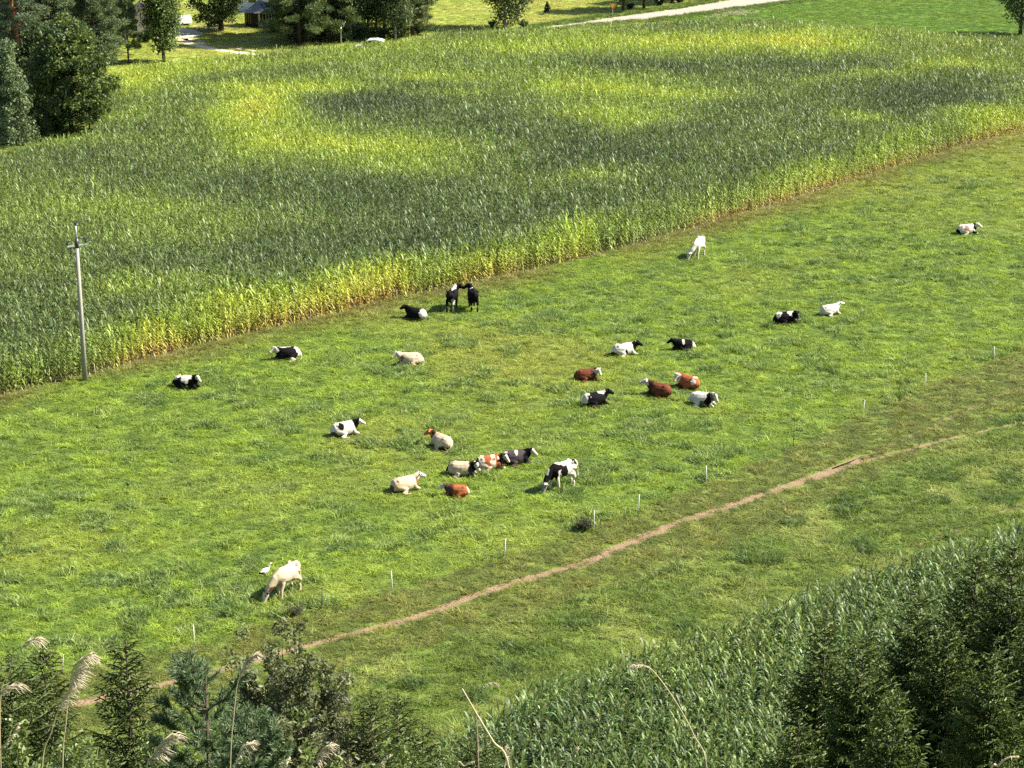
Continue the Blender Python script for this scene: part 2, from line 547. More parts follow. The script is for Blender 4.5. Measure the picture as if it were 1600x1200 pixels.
def grass_template(rng, n=22, rad=.17, h=(.5, 1.0), w=(.009, .015), lean=.55):
    a = rng.uniform(0, 2 * np.pi, n); r = rad * np.sqrt(rng.uniform(0, 1, n))
    base = np.stack([np.cos(a) * r, np.sin(a) * r, np.full(n, -.03)], 1)
    H = rng.uniform(*h, n) * (1 - .35 * (r / rad) ** 2)
    d = rng.uniform(0, 2 * np.pi, n); le = rng.uniform(.1, 1, n) * lean
    dx = np.stack([np.cos(d), np.sin(d), np.zeros(n)], 1)
    t = np.array([0, .55, 1.0])
    P = base[:, None] + dx[:, None] * (le * H)[:, None, None] * (t ** 2)[None, :, None]
    P[:, :, 2] += H[:, None] * (t - .25 * t ** 2 * le[:, None])
    sd = rng.uniform(0, 2 * np.pi, n)
    S = np.stack([np.cos(sd), np.sin(sd), np.zeros(n)], 1)[:, None]
    W = rng.uniform(*w, n)[:, None] * np.array([.8, 1.0, .15])
    V, Fc = strips(P, S, W)
    return V, Fc, np.ones((len(V), 4))


def corn_template(rng, bare=False):
    Ps, Ss, Ws, parts = [], [], [], []
    H = rng.uniform(1.75, 2.0)
    az0 = rng.uniform(0, np.pi)
    n = 12
    for i in range(n):
        f = i / (n - 1)
        z0 = .22 + f * (H - .35)
        az = az0 + np.pi * (i % 2) + rng.normal(0, .5)
        L = (.50 + .30 * math.sin(math.pi * min(1, f * .85 + .12))) * rng.uniform(.85, 1.1)
        up = rng.uniform(.75, 1.25) * (.75 + .5 * f); droop = rng.uniform(.9, 1.5) * (1.15 - .45 * f)
        t = np.linspace(0, 1, 6)
        r = L * (t * .78 - .10 * t * t); z = z0 + L * (up * t - droop * t ** 2.1)
        P = np.stack([np.cos(az) * r, np.sin(az) * r, np.maximum(z, .03)], 1)
        tw = rng.normal(0, .5)
        sx = az + np.pi / 2
        S = np.stack([np.cos(sx) * np.cos(tw * t), np.sin(sx) * np.cos(tw * t), np.sin(tw * t)], 1)
        W = .034 * np.array([.55, .95, 1.0, .85, .55, .08]) * rng.uniform(.85, 1.2)
        Ps.append(P); Ss.append(S); Ws.append(W)
        low = max(0, min(1, (1.25 - z0) / .55))
        parts.append((low, 0, rng.uniform(.5, 1.6)))
    V, Fc = strips(np.array(Ps), np.array(Ss), np.array(Ws))
    Pt = np.repeat(np.array(parts), 12, 0)
    p0, p1 = [(0, 0, -.05)], [(rng.normal(0, .03), rng.normal(0, .03), H + .05)]
    V2, F2 = seg_strips(p0, p1, [.014], [.009], rng)
    k = 5
    a = rng.uniform(0, 2 * np.pi, k); b0 = np.repeat(np.array(p1), k, 0)
    b1 = b0 + np.stack([np.cos(a) * .09, np.sin(a) * .09, rng.uniform(.18, .28, k)], 1)
    V3, F3 = seg_strips(b0, b1, [.008] * k, [.005] * k, rng, cross=False)
    Pt2 = np.tile([.8, 0.0, .9], (len(V2), 1)); Pt3 = np.tile([0, .22, 1.35], (len(V3), 1))
    Va = np.concatenate([V, V2, V3]); Fa = np.concatenate([Fc, F2 + len(V), F3 + len(V) + len(V2)])
    Pa = np.ones((len(Va), 4)); Pa[:, :3] = np.concatenate([Pt, Pt2, Pt3])
    return Va, Fa, Pa


rng = np.random.default_rng(11)


def field_rows(poly, dirv, row, step, rng, jit=.12):
    px_, py_ = np.array([p[0] for p in poly]), np.array([p[1] for p in poly])
    d = np.array(dirv) / np.hypot(*dirv); nrm = np.array([-d[1], d[0]])
    u = px_ * d[0] + py_ * d[1]; v = px_ * nrm[0] + py_ * nrm[1]
    U, Vv = np.meshgrid(np.arange(u.min(), u.max(), step), np.arange(v.min(), v.max(), row))
    U = U.ravel() + rng.normal(0, jit, U.size); Vv = Vv.ravel() + rng.normal(0, jit * .7, Vv.size)
    x, y = U * d[0] + Vv * nrm[0], U * d[1] + Vv * nrm[1]
    m = in_poly(x, y, poly)
    return x[m], y[m]


def lerp3(t, cols, stops):
    t = np.clip(t, stops[0], stops[-1])
    return np.stack([np.interp(t, stops, [c[k] for c in cols]) for k in range(3)], 1)


corn_kinds = [corn_template(rng) for _ in range(7)]
# --- the large cornfield
x, y = field_rows(corn_poly, (front[12] - front[6])[:2], .62, .165, rng)
px, py = project(x, y, np.full(len(x), 1.7))
keep = (px > -220) & (px < 1820) & (py < 800)
x, y, px, py = x[keep], y[keep], px[keep], py[keep]
n = len(x)
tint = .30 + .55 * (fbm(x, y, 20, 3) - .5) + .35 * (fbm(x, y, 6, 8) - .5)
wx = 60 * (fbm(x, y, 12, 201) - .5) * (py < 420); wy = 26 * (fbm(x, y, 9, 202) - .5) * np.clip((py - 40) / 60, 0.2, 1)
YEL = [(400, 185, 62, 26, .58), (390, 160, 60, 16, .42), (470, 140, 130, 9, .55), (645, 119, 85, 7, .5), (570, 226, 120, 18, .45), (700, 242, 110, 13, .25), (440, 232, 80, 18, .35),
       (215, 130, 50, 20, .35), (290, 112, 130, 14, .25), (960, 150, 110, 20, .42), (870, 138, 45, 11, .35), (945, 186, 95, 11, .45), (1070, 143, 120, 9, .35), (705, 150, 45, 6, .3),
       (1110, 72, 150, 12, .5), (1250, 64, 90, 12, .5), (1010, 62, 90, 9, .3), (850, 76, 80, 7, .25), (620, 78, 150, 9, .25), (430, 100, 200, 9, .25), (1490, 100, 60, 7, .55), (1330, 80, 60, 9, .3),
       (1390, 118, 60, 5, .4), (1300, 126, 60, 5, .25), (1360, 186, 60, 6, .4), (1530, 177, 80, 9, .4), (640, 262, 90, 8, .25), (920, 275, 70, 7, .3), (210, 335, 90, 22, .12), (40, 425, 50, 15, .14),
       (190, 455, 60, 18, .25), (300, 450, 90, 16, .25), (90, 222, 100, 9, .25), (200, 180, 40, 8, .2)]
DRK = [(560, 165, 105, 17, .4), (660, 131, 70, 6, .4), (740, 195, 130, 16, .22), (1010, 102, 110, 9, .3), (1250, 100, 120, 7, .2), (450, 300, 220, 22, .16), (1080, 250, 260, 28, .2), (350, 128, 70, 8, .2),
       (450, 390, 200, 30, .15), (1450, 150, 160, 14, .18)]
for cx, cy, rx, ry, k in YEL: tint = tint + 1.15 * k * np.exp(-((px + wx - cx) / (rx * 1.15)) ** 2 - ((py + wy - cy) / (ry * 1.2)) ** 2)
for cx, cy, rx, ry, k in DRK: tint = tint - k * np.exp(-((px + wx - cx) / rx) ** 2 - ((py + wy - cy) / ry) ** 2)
de = dist_line(x, y, [(q.x, q.y) for q in front])
edge_k = np.interp(px, [-100, 60, 130, 200, 240, 330, 600, 660, 720, 900, 940, 1060, 1120, 1290, 1350, 1600, 1700], [.1, .2, .3, .8, 1.25, 1.35, 1.2, .5, .6, .9, .2, .25, .35, .5, .4, .45, .5])
edge_k = edge_k * np.clip(1.7 * fbm(x, y, 5, 40) + .1, .3, 1.3)
tint = tint + (.12 + edge_k * .92) * np.exp(-(de / (1.9 + 2.3 * vnoise(x, y, 9, 77))) ** 2) + rng.normal(0, .06, n)
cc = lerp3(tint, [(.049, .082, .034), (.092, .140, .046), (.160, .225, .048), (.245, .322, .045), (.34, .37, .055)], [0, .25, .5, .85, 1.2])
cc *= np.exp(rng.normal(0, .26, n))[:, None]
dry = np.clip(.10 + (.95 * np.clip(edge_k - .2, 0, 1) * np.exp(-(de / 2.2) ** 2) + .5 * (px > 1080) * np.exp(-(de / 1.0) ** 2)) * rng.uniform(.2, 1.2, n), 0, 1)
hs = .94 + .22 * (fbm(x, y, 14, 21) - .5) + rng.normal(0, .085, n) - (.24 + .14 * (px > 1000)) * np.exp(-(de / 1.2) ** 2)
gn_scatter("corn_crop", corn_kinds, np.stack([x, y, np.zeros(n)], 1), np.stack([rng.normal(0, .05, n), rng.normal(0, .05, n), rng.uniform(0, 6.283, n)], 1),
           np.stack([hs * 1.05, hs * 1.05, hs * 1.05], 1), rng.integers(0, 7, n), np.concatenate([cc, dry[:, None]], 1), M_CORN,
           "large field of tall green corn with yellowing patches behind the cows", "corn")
# --- corn at the foot of the hill
x, y = field_rows(near_poly, (near_edge[5] - near_edge[2])[:2], .58, .15, rng)
px, py = project(x, y, np.full(len(x), 1.7))
keep = (px > 400) & (px < 1800) & (py < 1330)
x, y = x[keep], y[keep]
n = len(x)
tint = .26 + .35 * (fbm(x, y, 9, 31) - .5) + rng.normal(0, .07, n)
cc = lerp3(tint, [(.048, .086, .030), (.090, .145, .048), (.16, .225, .05), (.28, .30, .05)], [0, .25, .6, 1.0]) * np.exp(rng.normal(0, .22, n))[:, None]
hs = 1.0 + .12 * (fbm(x, y, 7, 5) - .5) + rng.normal(0, .05, n)
gn_scatter("corn_crop", corn_kinds, np.stack([x, y, np.zeros(n)], 1), np.stack([rng.normal(0, .05, n), rng.normal(0, .05, n), rng.uniform(0, 6.283, n)], 1),
           np.stack([hs] * 3, 1), rng.integers(0, 7, n), np.concatenate([cc, np.full((n, 1), .05)], 1), M_CORN,
           "glossy dark green corn at the foot of the hill beside the spruces", "corn")

# --- grass
FENCE = [(-60, 1075), (97, 1054), (304, 1010), (503, 952), (613, 923), (788, 872), (928, 826), (997, 801), (1104, 756), (1239, 698), (1348, 650), (1446, 608), (1553, 565), (1700, 500)]
fence_w = [G(*q) for q in FENCE]
past_poly = [(q.x, q.y) for q in front[1:]] + [(90, 205)] + [(q.x, q.y) for q in fence_w[::-1]] + [(-45, 66)]
grass_kinds = [grass_template(rng) for _ in range(5)] + [grass_template(rng, 30, .24, (.55, 1.0), (.010, .017), .8) for _ in range(3)]


def scatter_box(x0, x1, y0, y1, dens):
    n = int((x1 - x0) * (y1 - y0) * dens)
    return rng.uniform(x0, x1, n), rng.uniform(y0, y1, n)


x, y = scatter_box(-56, 76, 66, 215, 17)
px, py = project(x, y, np.zeros(len(x)))
m = (px > -190) & (px < 1790) & (py < 1290) & ~in_poly(x, y, corn_poly) & ~in_poly(x, y, near_poly)
x, y, px, py = x[m], y[m], px[m], py[m]
for P_, w_ in ((PATH, .26), (PATH_B, .17), (PATH_C, .06), (PATH_D, .06)):
    d = dist_line(x, y, [tuple(G(*q)[:2]) for q in P_])
    m = d > w_ * (.65 + .7 * vnoise(x, y, .8, 6)); x, y, px, py = x[m], y[m], px[m], py[m]
n = len(x)
past = in_poly(x, y, past_poly)
dfen = dist_line(x, y, [(q.x, q.y) for q in fence_w]); dpath = dist_line(x, y, [tuple(G(*q)[:2]) for q in PATH + PATH_C[1:]])
dcorn = dist_line(x, y, [(q.x, q.y) for q in front])
# rank tufts left by the cattle
clump = np.clip((fbm(x, y, 1.35, 101, 3) - .545) * 10, 0, 1) * np.clip(vnoise(x, y, 7, 55) * 1.5 + .1, 0, 1) * past * np.clip((dcorn - 2) / 3, 0, 1)
fine = fbm(x, y, .8, 61, 2); broad = fbm(x, y, 16, 71, 3)
strip = (~past) & (dpath < 4.2) & (dfen < 6)
low = (~past) & ~strip
g1, g2, g3 = np.array((.222, .305, .038)), np.array((.112, .178, .028)), np.array((.25, .27, .05))
col = g2 + (g1 - g2) * np.clip(fine * 2.4 - .7, 0, 1)[:, None]
col = col + (g3 - col) * np.clip((broad - .56) * 3.5, 0, .8)[:, None]
blue = np.array((.080, .145, .042)); pale = np.array((.24, .30, .11))
ck = rng.uniform(0, 1, n)
cl = np.where((ck < .5)[:, None], blue, pale)
col = col + (cl - col) * (clump * .75)[:, None]
scol = np.array((.105, .130, .026)) + (np.array((.20, .205, .05)) - np.array((.105, .130, .026))) * np.clip(fine * 2 - .75, 0, 1)[:, None]
col = np.where(strip[:, None], scol, col)
lcol = np.array((.115, .165, .028)) + (np.array((.24, .27, .068)) - np.array((.115, .165, .028))) * np.clip((fbm(x, y, 2.4, 91, 3) - .42) * 3.4, 0, 1)[:, None]
weed = np.clip((fbm(x, y, 1.5, 141, 3) - .60) * 9, 0, 1) * low
lcol = lcol + (np.array((.075, .125, .03)) - lcol) * (weed * .85)[:, None]
col = np.where(low[:, None], lcol, col)
wc = np.exp(-(dcorn / 2.6) ** 2) * past * np.clip(vnoise(x, y, 6, 15) * 1.6 - .1, 0, 1)
col = col + (np.array((.19, .155, .06)) - col) * (wc * .75)[:, None]
col *= rng.uniform(.62, 1.4, n)[:, None]
h = .07 + .16 * np.clip(fine * 2 - .75, 0, 1) + clump * (.16 + .16 * rng.uniform(0, 1, n)) + low * (.03 + .10 * np.clip(fbm(x, y, 2.0, 45) * 3 - 1.5, 0, 1)) - strip * .02 + wc * .16 + weed * .14
h *= rng.uniform(.55, 1.6, n)
wd = .95 + clump * .35 + rng.uniform(0, .35, n)
pick = np.where(clump > .35, rng.integers(5, 8, n), rng.integers(0, 5, n))
gn_scatter("meadow_grass", grass_kinds, np.stack([x, y, np.zeros(n)], 1), np.stack([rng.normal(0, .12, n), rng.normal(0, .12, n), rng.uniform(0, 6.283, n)], 1),
           np.stack([wd, wd, h], 1), pick, np.concatenate([col, np.ones((n, 1))], 1), M_GRASS,
           "short grazed grass of the cow pasture with ranker blue green tufts", "grass")
# --- coarse growth on the far meadow and the road bank
x, y = scatter_box(-90, 105, 205, 345, 5)
px, py = project(x, y, np.zeros(len(x)))
road_poly = [(q.x, q.y) for q in road_lo + road_hi]
m = (px > -150) & (px < 1750) & (py > -60) & ~in_poly(x, y, corn_poly) & ~in_poly(x, y, road_poly)
for P_, w_ in ((TRACK[:4], 1.6), (TRACK[3:], 1.0)):
    m &= dist_line(x, y, [tuple(G(*q)[:2]) for q in P_]) > w_
x, y, px, py = x[m], y[m], px[m], py[m]
n = len(x)
mn = in_poly(x, y, [(q.x, q.y) for q in mown])
bank = dist_line(x, y, [(q.x, q.y) for q in road_lo + road_hi]) < 2.6
nz = fbm(x, y, 6, 3)
col = np.array((.25, .30, .05)) + (np.array((.34, .33, .09)) - np.array((.25, .30, .05))) * np.clip(nz * 2 - .5, 0, 1)[:, None]
col = np.where(mn[:, None], np.array((.072, .145, .014)) + (np.array((.14, .195, .03)) - np.array((.072, .145, .014))) * nz[:, None], col)
fl = np.exp(-((px - 1150) / 55) ** 2 - ((py - 21 + (px - 1150) * .11) / 5) ** 2) > rng.uniform(.3, 1.5, n)
col = np.where(bank[:, None], np.array((.10, .15, .03)), col)
col = np.where((fl & mn)[:, None], np.array((.29, .29, .20)), col)
col *= rng.uniform(.8, 1.2, n)[:, None]
h = .10 + .12 * nz + bank * .18 - mn * .05 + fl * .25
wd = 1.5 + bank * .3
gn_scatter("far_grass", grass_kinds, np.stack([x, y, np.full(n, .01)], 1), np.stack([rng.normal(0, .1, n), rng.normal(0, .1, n), rng.uniform(0, 6.283, n)], 1),
           np.stack([wd + 0 * h, wd + 0 * h, h * rng.uniform(.7, 1.3, n)], 1), rng.integers(0, 8, n), np.concatenate([col, np.ones((n, 1))], 1), M_GRASS,
           "grass and pale weeds around the far road and farmyard", "grass")


# ------------------------------------------------------------------ trees
def crown_leaves(centres, radii, per, size, asp, cols, rng, flat=1.0, radial=0.0, upb=.4):
    """leaf faces spread through clumps; cols (n,3) one tone for each clump"""
    C = np.repeat(centres, per, 0); Rr = np.repeat(radii, per)
    n = len(C)
    d = norm(rng.normal(size=(n, 3))); r = rng.uniform(.15, 1, n) ** .5
    off = d * (r * Rr)[:, None]; off[:, 2] *= flat
    p = C + off
    ax = norm(rng.normal(size=(n, 3)) * (1 - radial) + d * radial * 1.5 + np.array((0, 0, upb * .4)))
    L = size * rng.uniform(.7, 1.3, n)
    nrm_ = norm(rng.normal(size=(n, 3)) + np.array((0, 0, upb)))
    S = norm(np.cross(ax, nrm_))
    P = np.stack([p - ax * (L / 2)[:, None], p + ax * (L / 2)[:, None]], 1)
    W = np.stack([L * asp / 2, L * asp / 2 * .6], 1)
    V, Fc = strips(P, S[:, None], W)
    lc = np.repeat(cols, per, 0) * rng.uniform(.75, 1.3, n)[:, None]
    return V, Fc, np.repeat(lc, 4, 0)


def make_leafy(name, H, cb, rx, seed, tone=(.055, .085, .022), tone2=(.09, .125, .025), nc=170, per=75, leaf=.20, asp=.6, bark=None, trunk_r=None, egg=.0, clump=.095, flat=.8, droop=0.0):
    rng = np.random.default_rng(seed)
    root = empty(name, (0, 0, 0))
    tr = trunk_r or H * .018
    mb = MB()
    bend = rng.normal(0, .02 * H, (2,))
    mb.tube([(0, 0, -.2), (0, 0, H * .12), (bend[0] * .4, bend[1] * .4, H * .35), (bend[0], bend[1], H * .65), (bend[0] * 1.1, bend[1] * 1.1, H * .93)],
            [tr * 1.4, tr, tr * .85, tr * .5, tr * .12], 8)
    # uneven crown outline: lobes in several directions
    lobes = norm(rng.normal(size=(9, 3))); lob_k = rng.uniform(-.22, .22, 9)
    u = norm(rng.normal(size=(nc, 3))); rr = rng.uniform(0, 1, nc) ** .38
    k = 1 + (np.clip(u @ lobes.T, 0, 1) ** 2 * lob_k).sum(1)
    cz, rz = (H + cb) / 2, (H - cb) / 2
    c = u * (rr * k)[:, None]
    wide = 1 - egg * c[:, 2]
    C = np.stack([c[:, 0] * rx * wide, c[:, 1] * rx * wide, cz + c[:, 2] * rz], 1)
    C[:, 2] -= droop * np.hypot(C[:, 0], C[:, 1])
    C[:, 2] = np.maximum(C[:, 2], cb * .8 + .2)
    for i in rng.choice(nc, min(nc, 26), replace=False):
        t = C[i]; z0 = max(cb * .7, min(H * .8, t[2] - .35 * math.hypot(t[0], t[1]) - .05 * H))
        m_ = (t[0] * .45, t[1] * .45, z0 + (t[2] - z0) * .35)
        mb.tube([(bend[0] * z0 / H, bend[1] * z0 / H, z0), m_, tuple(t)], [tr * .32, tr * .2, tr * .05], 5, False)
    link("trunk", mb.mesh("trunk", True), bark or M_BARK, root)
    cols = np.array(tone) + (np.array(tone2) - np.array(tone)) * rng.uniform(0, 1, nc)[:, None]
    V, Fc, lc = crown_leaves(C, rng.uniform(.7, 1.3, nc) * H * clump, per, leaf, asp, cols, rng, flat)
    me = fast_mesh("crown", V, Fc); color_attr(me, "lc", lc)
    link("crown", me, M_LEAF, root)
    return root


def make_pine(name, H, bare, rx, seed, tone=(.045, .075, .035), tone2=(.075, .11, .045), nb=46, per=150, needle=.30, bark=None):
    """Scots pine: tall bare stem, loose flat pads of needles"""
    rng = np.random.default_rng(seed)
    root = empty(name, (0, 0, 0))
    tr = H * .015
    mb = MB()
    b = rng.normal(0, .015 * H, 2)
    mb.tube([(0, 0, -.2), (0, 0, H * .3), (b[0], b[1], H * .7), (b[0], b[1], H * .98)], [tr * 1.2, tr, tr * .7, tr * .15], 8)
    Cs, Rs = [], []
    for i in range(nb):
        f = i / (nb - 1)
        z = H * bare + (H * (1 - bare)) * f ** .9
        L = rx * (1 - .85 * f ** 1.6) * rng.uniform(.55, 1.1)
        a = i * 2.399 + rng.normal(0, .3)
        e = Vector((math.cos(a) * L, math.sin(a) * L, z + L * rng.uniform(-.05, .28)))
        mb.tube([(b[0] * f, b[1] * f, z - .3), (e.x * .5, e.y * .5, z - .12 * L), tuple(e)], [tr * .28, tr * .18, tr * .06], 5, False)
        for j in range(3):
            t = rng.uniform(.55, 1.08)
            Cs.append((e.x * t + rng.normal(0, .25), e.y * t + rng.normal(0, .25), z + (e.z - z) * t + rng.uniform(0, .35))); Rs.append(rng.uniform(.45, .85) * (.6 + .4 * rx / 3))
    link("trunk", mb.mesh("trunk", True), bark or M_PINEBARK, root)
    nc = len(Cs)
    cols = np.array(tone) + (np.array(tone2) - np.array(tone)) * rng.uniform(0, 1, nc)[:, None]
    V, Fc, lc = crown_leaves(np.array(Cs), np.array(Rs), per, needle, .16, cols, rng, .5, .7, .9)
    me = fast_mesh("crown", V, Fc); color_attr(me, "lc", lc)
    link("crown", me, M_NEEDLE, root)
    return root


def make_spruce(name, H, Rb, seed, whorl=.30, tone=(.050, .079, .020), tone2=(.118, .150, .032), tw=.018, step=.085, zmin=.0, nbr=8, leader=.45, dens=1.0):
    """spruce: whorls of boughs, each with side twigs and hanging twiglets"""
    rng = np.random.default_rng(seed)
    root = empty(name, (0, 0, 0))
    mb = MB(); mb.tube([(0, 0, -.3), (0, 0, H * .5), (.01, 0, H)], [H * .011 + .02, H * .006 + .008, .005], 7)
    p0, p1, w0, w1, sh = [], [], [], [], []

    def seg(a, b, wa, wb, s): p0.append(a); p1.append(b); w0.append(wa); w1.append(wb); sh.append(s)
    z = max(.25, zmin)
    while z < H - leader * .5:
        f = z / H
        n = nbr if f < .85 else 5
        Lw = Rb * (1 - f) ** .78 * (1.0 if f > .12 else .8) + .06
        off = rng.uniform(0, 6.28)
        for i in range(n):
            a = off + i * 2 * math.pi / n + rng.normal(0, .18)
            L = Lw * rng.uniform(.72, 1.15)
            rise = -.28 + 1.05 * f ** 1.4 + rng.normal(0, .07)
            zz = z + rng.uniform(-.4, .4) * whorl
            ca, sa = math.cos(a), math.sin(a)
            k = max(3, int(L / step))
            prev = np.array((0, 0, zz)); bs = rng.uniform(.8, 1.2)
            for j in range(1, k + 1):
                t = j / k
                q = np.array((ca * L * t, sa * L * t, zz + L * (rise * t + .28 * t * t * (1 - f) - .10 * math.sin(math.pi * t) * (1 - f))))
                seg(prev, q, tw * 1.1, tw * (1.1 - .4 * t), bs * .8)
                for sd in (-1, 1):
                    l = (.10 + .34 * L * (1 - t) ** .8) * rng.uniform(.7, 1.2)
                    l = min(l, .75)
                    da = a + sd * rng.uniform(.7, 1.05)
                    dv = np.array((math.cos(da), math.sin(da), rise * .5 - .12 + rng.normal(0, .15)))
                    e = q + dv * l
                    e[2] -= .10 * l
                    seg(q, e, tw, tw * .55, bs * rng.uniform(.85, 1.2))
                    ns = int(l / (.10 / dens))
                    for s_ in range(ns):
                        u = (s_ + rng.uniform(.3, .9)) / max(ns, 1)
                        b0 = q + (e - q) * u
                        d2 = np.array((math.cos(da + rng.choice((-1, 1)) * .8), math.sin(da + rng.choice((-1, 1)) * .8), rng.uniform(-.9, .15)))
                        seg(b0, b0 + d2 * rng.uniform(.05, .14) * (.6 + .6 * min(1, L)), tw * .85, tw * .4, bs * rng.uniform(.8, 1.35))
                prev = q
        z += whorl * (1 - .35 * f) * rng.uniform(.85, 1.15)
    # leader and its needles
    for j in range(10):
        zz = H - leader + leader * j / 10
        for i in range(5):
            a = rng.uniform(0, 6.28); seg(np.array((0, 0, zz)), np.array((math.cos(a) * .03, math.sin(a) * .03, zz + .05)), .006, .003, 1.2)
    link("trunk", mb.mesh("trunk", True), M_BARK, root)
    V, Fc = seg_strips(p0, p1, w0, w1, rng)
    sh = np.array(sh); m = rng.uniform(0, 1, len(sh))[:, None]
    lc = (np.array(tone) * (1 - m) + np.array(tone2) * m) * sh[:, None]
    lc = np.concatenate([np.repeat(lc, 4, 0)] * 2)
    me = fast_mesh("boughs", V, Fc); color_attr(me, "lc", lc)
    link("boughs", me, M_NEEDLE, root)
    return root


def make_young_pine(name, H, Rb, seed):
    """young pine with upswept shoots clothed in long blue green needles"""
    rng = np.random.default_rng(seed)
    root = empty(name, (0, 0, 0))
    mb = MB(); mb.tube([(0, 0, -.3), (0, 0, H * .6), (.03, .02, H)], [.06, .035, .01], 7)
    p0, p1, sh = [], [], []

    def shoot(a, b, n, L):
        a, b = np.array(a), np.array(b); d = norm(b - a)
        for i in range(n):
            t = rng.uniform(.05, 1.0); q = a + (b - a) * t
            v = norm(rng.normal(size=3)); v = norm(v - d * (v @ d) + d * rng.uniform(.5, 1.3))
            p0.append(q); p1.append(q + v * L * rng.uniform(.7, 1.2)); sh.append(rng.uniform(.7, 1.3))
    z = .5
    while z < H - .15:
        f = z / H
        for i in range(5):
            a = rng.uniform(0, 6.28); L = Rb * (1 - f) ** .6 * rng.uniform(.7, 1.15) + .12
            pts = [(0, 0, z), (math.cos(a) * L * .55, math.sin(a) * L * .55, z + L * .22), (math.cos(a) * L, math.sin(a) * L, z + L * .75)]
            mb.tube(pts, [.016, .012, .006], 5, False)
            shoot(pts[1], pts[2], 95, .085); shoot(pts[0], pts[1], 30, .08)
            for j in range(6):
                u = rng.uniform(.35, .95)
                q = Vector(pts[1]).lerp(Vector(pts[2]), u) if u > .5 else Vector(pts[0]).lerp(Vector(pts[1]), u * 2)
                aa = a + rng.normal(0, .9)
                e = q + Vector((math.cos(aa), math.sin(aa), rng.uniform(.5, 1.5))).normalized() * rng.uniform(.15, .32)
                mb.tube([tuple(q), tuple(e)], [.008, .005], 4, False)
                shoot(tuple(q), tuple(e), 85, .085)
        z += .30
    shoot((0, 0, H - .5), (0.03, .02, H), 150, .08)
    link("trunk", mb.mesh("trunk", True), M_BARK, root)
    V, Fc = seg_strips(p0, p1, np.full(len(p0), .0055), np.full(len(p0), .0028), rng, cross=False)
    lc = np.array((.095, .140, .066)) * np.array(sh)[:, None]
    me = fast_mesh("needles", V, Fc); color_attr(me, "lc", np.repeat(lc, 4, 0))
    link("needles", me, M_NEEDLE, root)
    return root


def make_shrub(name, H, rx, seed, stems=14, leaf=.06, n=260, tone=(.075, .095, .035), tone2=(.13, .15, .06), asp=.42, clump=.16, upright=.35):
    """many stemmed shrub with small leaves all along its rods"""
    rng = np.random.default_rng(seed)
    root = empty(name, (0, 0, 0))
    mb = MB(); Cs = []
    for i in range(stems):
        a = i * 2.399 + rng.normal(0, .3); r = rx * math.sqrt((i + .5) / stems) * rng.uniform(.8, 1.1)
        h = H * (1 - upright * (r / rx) ** 1.5) * rng.uniform(.82, 1.0) if i else H
        top = (math.cos(a) * r, math.sin(a) * r, h)
        mid = (top[0] * .45, top[1] * .45, h * .55)
        mb.tube([(rng.normal(0, .06), rng.normal(0, .06), -.2), mid, top], [.022, .014, .003], 5, False)
        for j in range(26):
            t = rng.uniform(.12, 1.0)
            q = Vector((0, 0, 0)).lerp(Vector(mid), t * 2) if t < .5 else Vector(mid).lerp(Vector(top), t * 2 - 1)
            ln = (1.08 - t) * .5 * rng.uniform(.4, 1)
            aa = rng.uniform(0, 6.28); e = q + Vector((math.cos(aa) * ln, math.sin(aa) * ln, ln * rng.uniform(.4, 1.3)))
            mb.tube([tuple(q), tuple(e)], [.006, .002], 3, False)
            for u in (.5, 1.0): Cs.append(tuple(q.lerp(e, u)))
    link("stems", mb.mesh("stems"), M_BARK, root)
    Cs = np.array(Cs); per = max(4, int(n * stems / len(Cs)))
    cols = np.array(tone) + (np.array(tone2) - np.array(tone)) * rng.uniform(0, 1, len(Cs))[:, None]
    V, Fc, lc = crown_leaves(Cs, np.full(len(Cs), clump), per, leaf, asp, cols, rng, 1.0, 0, .3)
    me = fast_mesh("foliage", V, Fc); color_attr(me, "lc", lc)
    link("foliage", me, M_LEAF, root)
    return root


def place(root, loc, label, cat, rz=0.0, sc=1.0, group=None):
    root.location = loc; root.rotation_euler = (0, 0, rz)
    root.scale = (sc, sc, sc) if not isinstance(sc, (tuple, list)) else sc
    return tag(root, label, cat, group)


# --- the wood at the left end of the cornfield
place(make_leafy("broadleaf_tree", 11.0, .8, 4.1, 5, (.040, .068, .022), (.105, .140, .028), nc=330, per=80, leaf=.22, egg=.42, clump=.06), G(112, 208),
      "broad round broadleaf tree at the corner of the cornfield, yellow green along its sunlit side", "tree", .4)
place(make_leafy("weeping_birch", 10.0, .6, 1.6, 6, (.08, .12, .055), (.15, .19, .09), nc=200, per=80, leaf=.17, egg=.75, clump=.055, bark=M_PALEBARK, droop=.9), G(20, 226),
      "slender pale grey green birch at the cornfield corner beside the round tree", "tree", 1.0)
pineA = make_pine("pine_tree", 16, .26, 3.2, 8, (.065, .095, .048), (.13, .165, .075), nb=60, per=170)
pineB = make_pine("pine_tree", 14, .10, 3.4, 9, (.06, .092, .04), (.12, .155, .06), nb=80, per=170, bark=M_BARK)
LP = "tall pine with reddish bare trunk in the wood behind the round tree"
grp = "pines of the wood left of the cornfield"
place(pineA, G(34, 158), LP, "tree", 0, 1, grp)
for q, rz, sc in (((62, 122), 1.9, 1.05), ((-8, 132), 4.0, 1.0), ((88, 88), 2.5, .95), ((20, 88), 5.1, 1.0), ((52, 96), .6, 1.0), ((5, 110), 1.4, .9), ((130, 70), 2.0, 1.0), ((60, 60), 3.1, 1.0), ((10, 50), 3.9, 1.0), ((100, 50), 4.6, 1.0)):
    copy_tree(pineA, G(*q), rz, sc)
place(pineB, G(201, 100), "bushy pine on a straight dark stem at the right edge of the wood", "tree", .3, (.42, .42, .9), grp)
LB = "bushy blue green pine crowded among others behind the round tree"
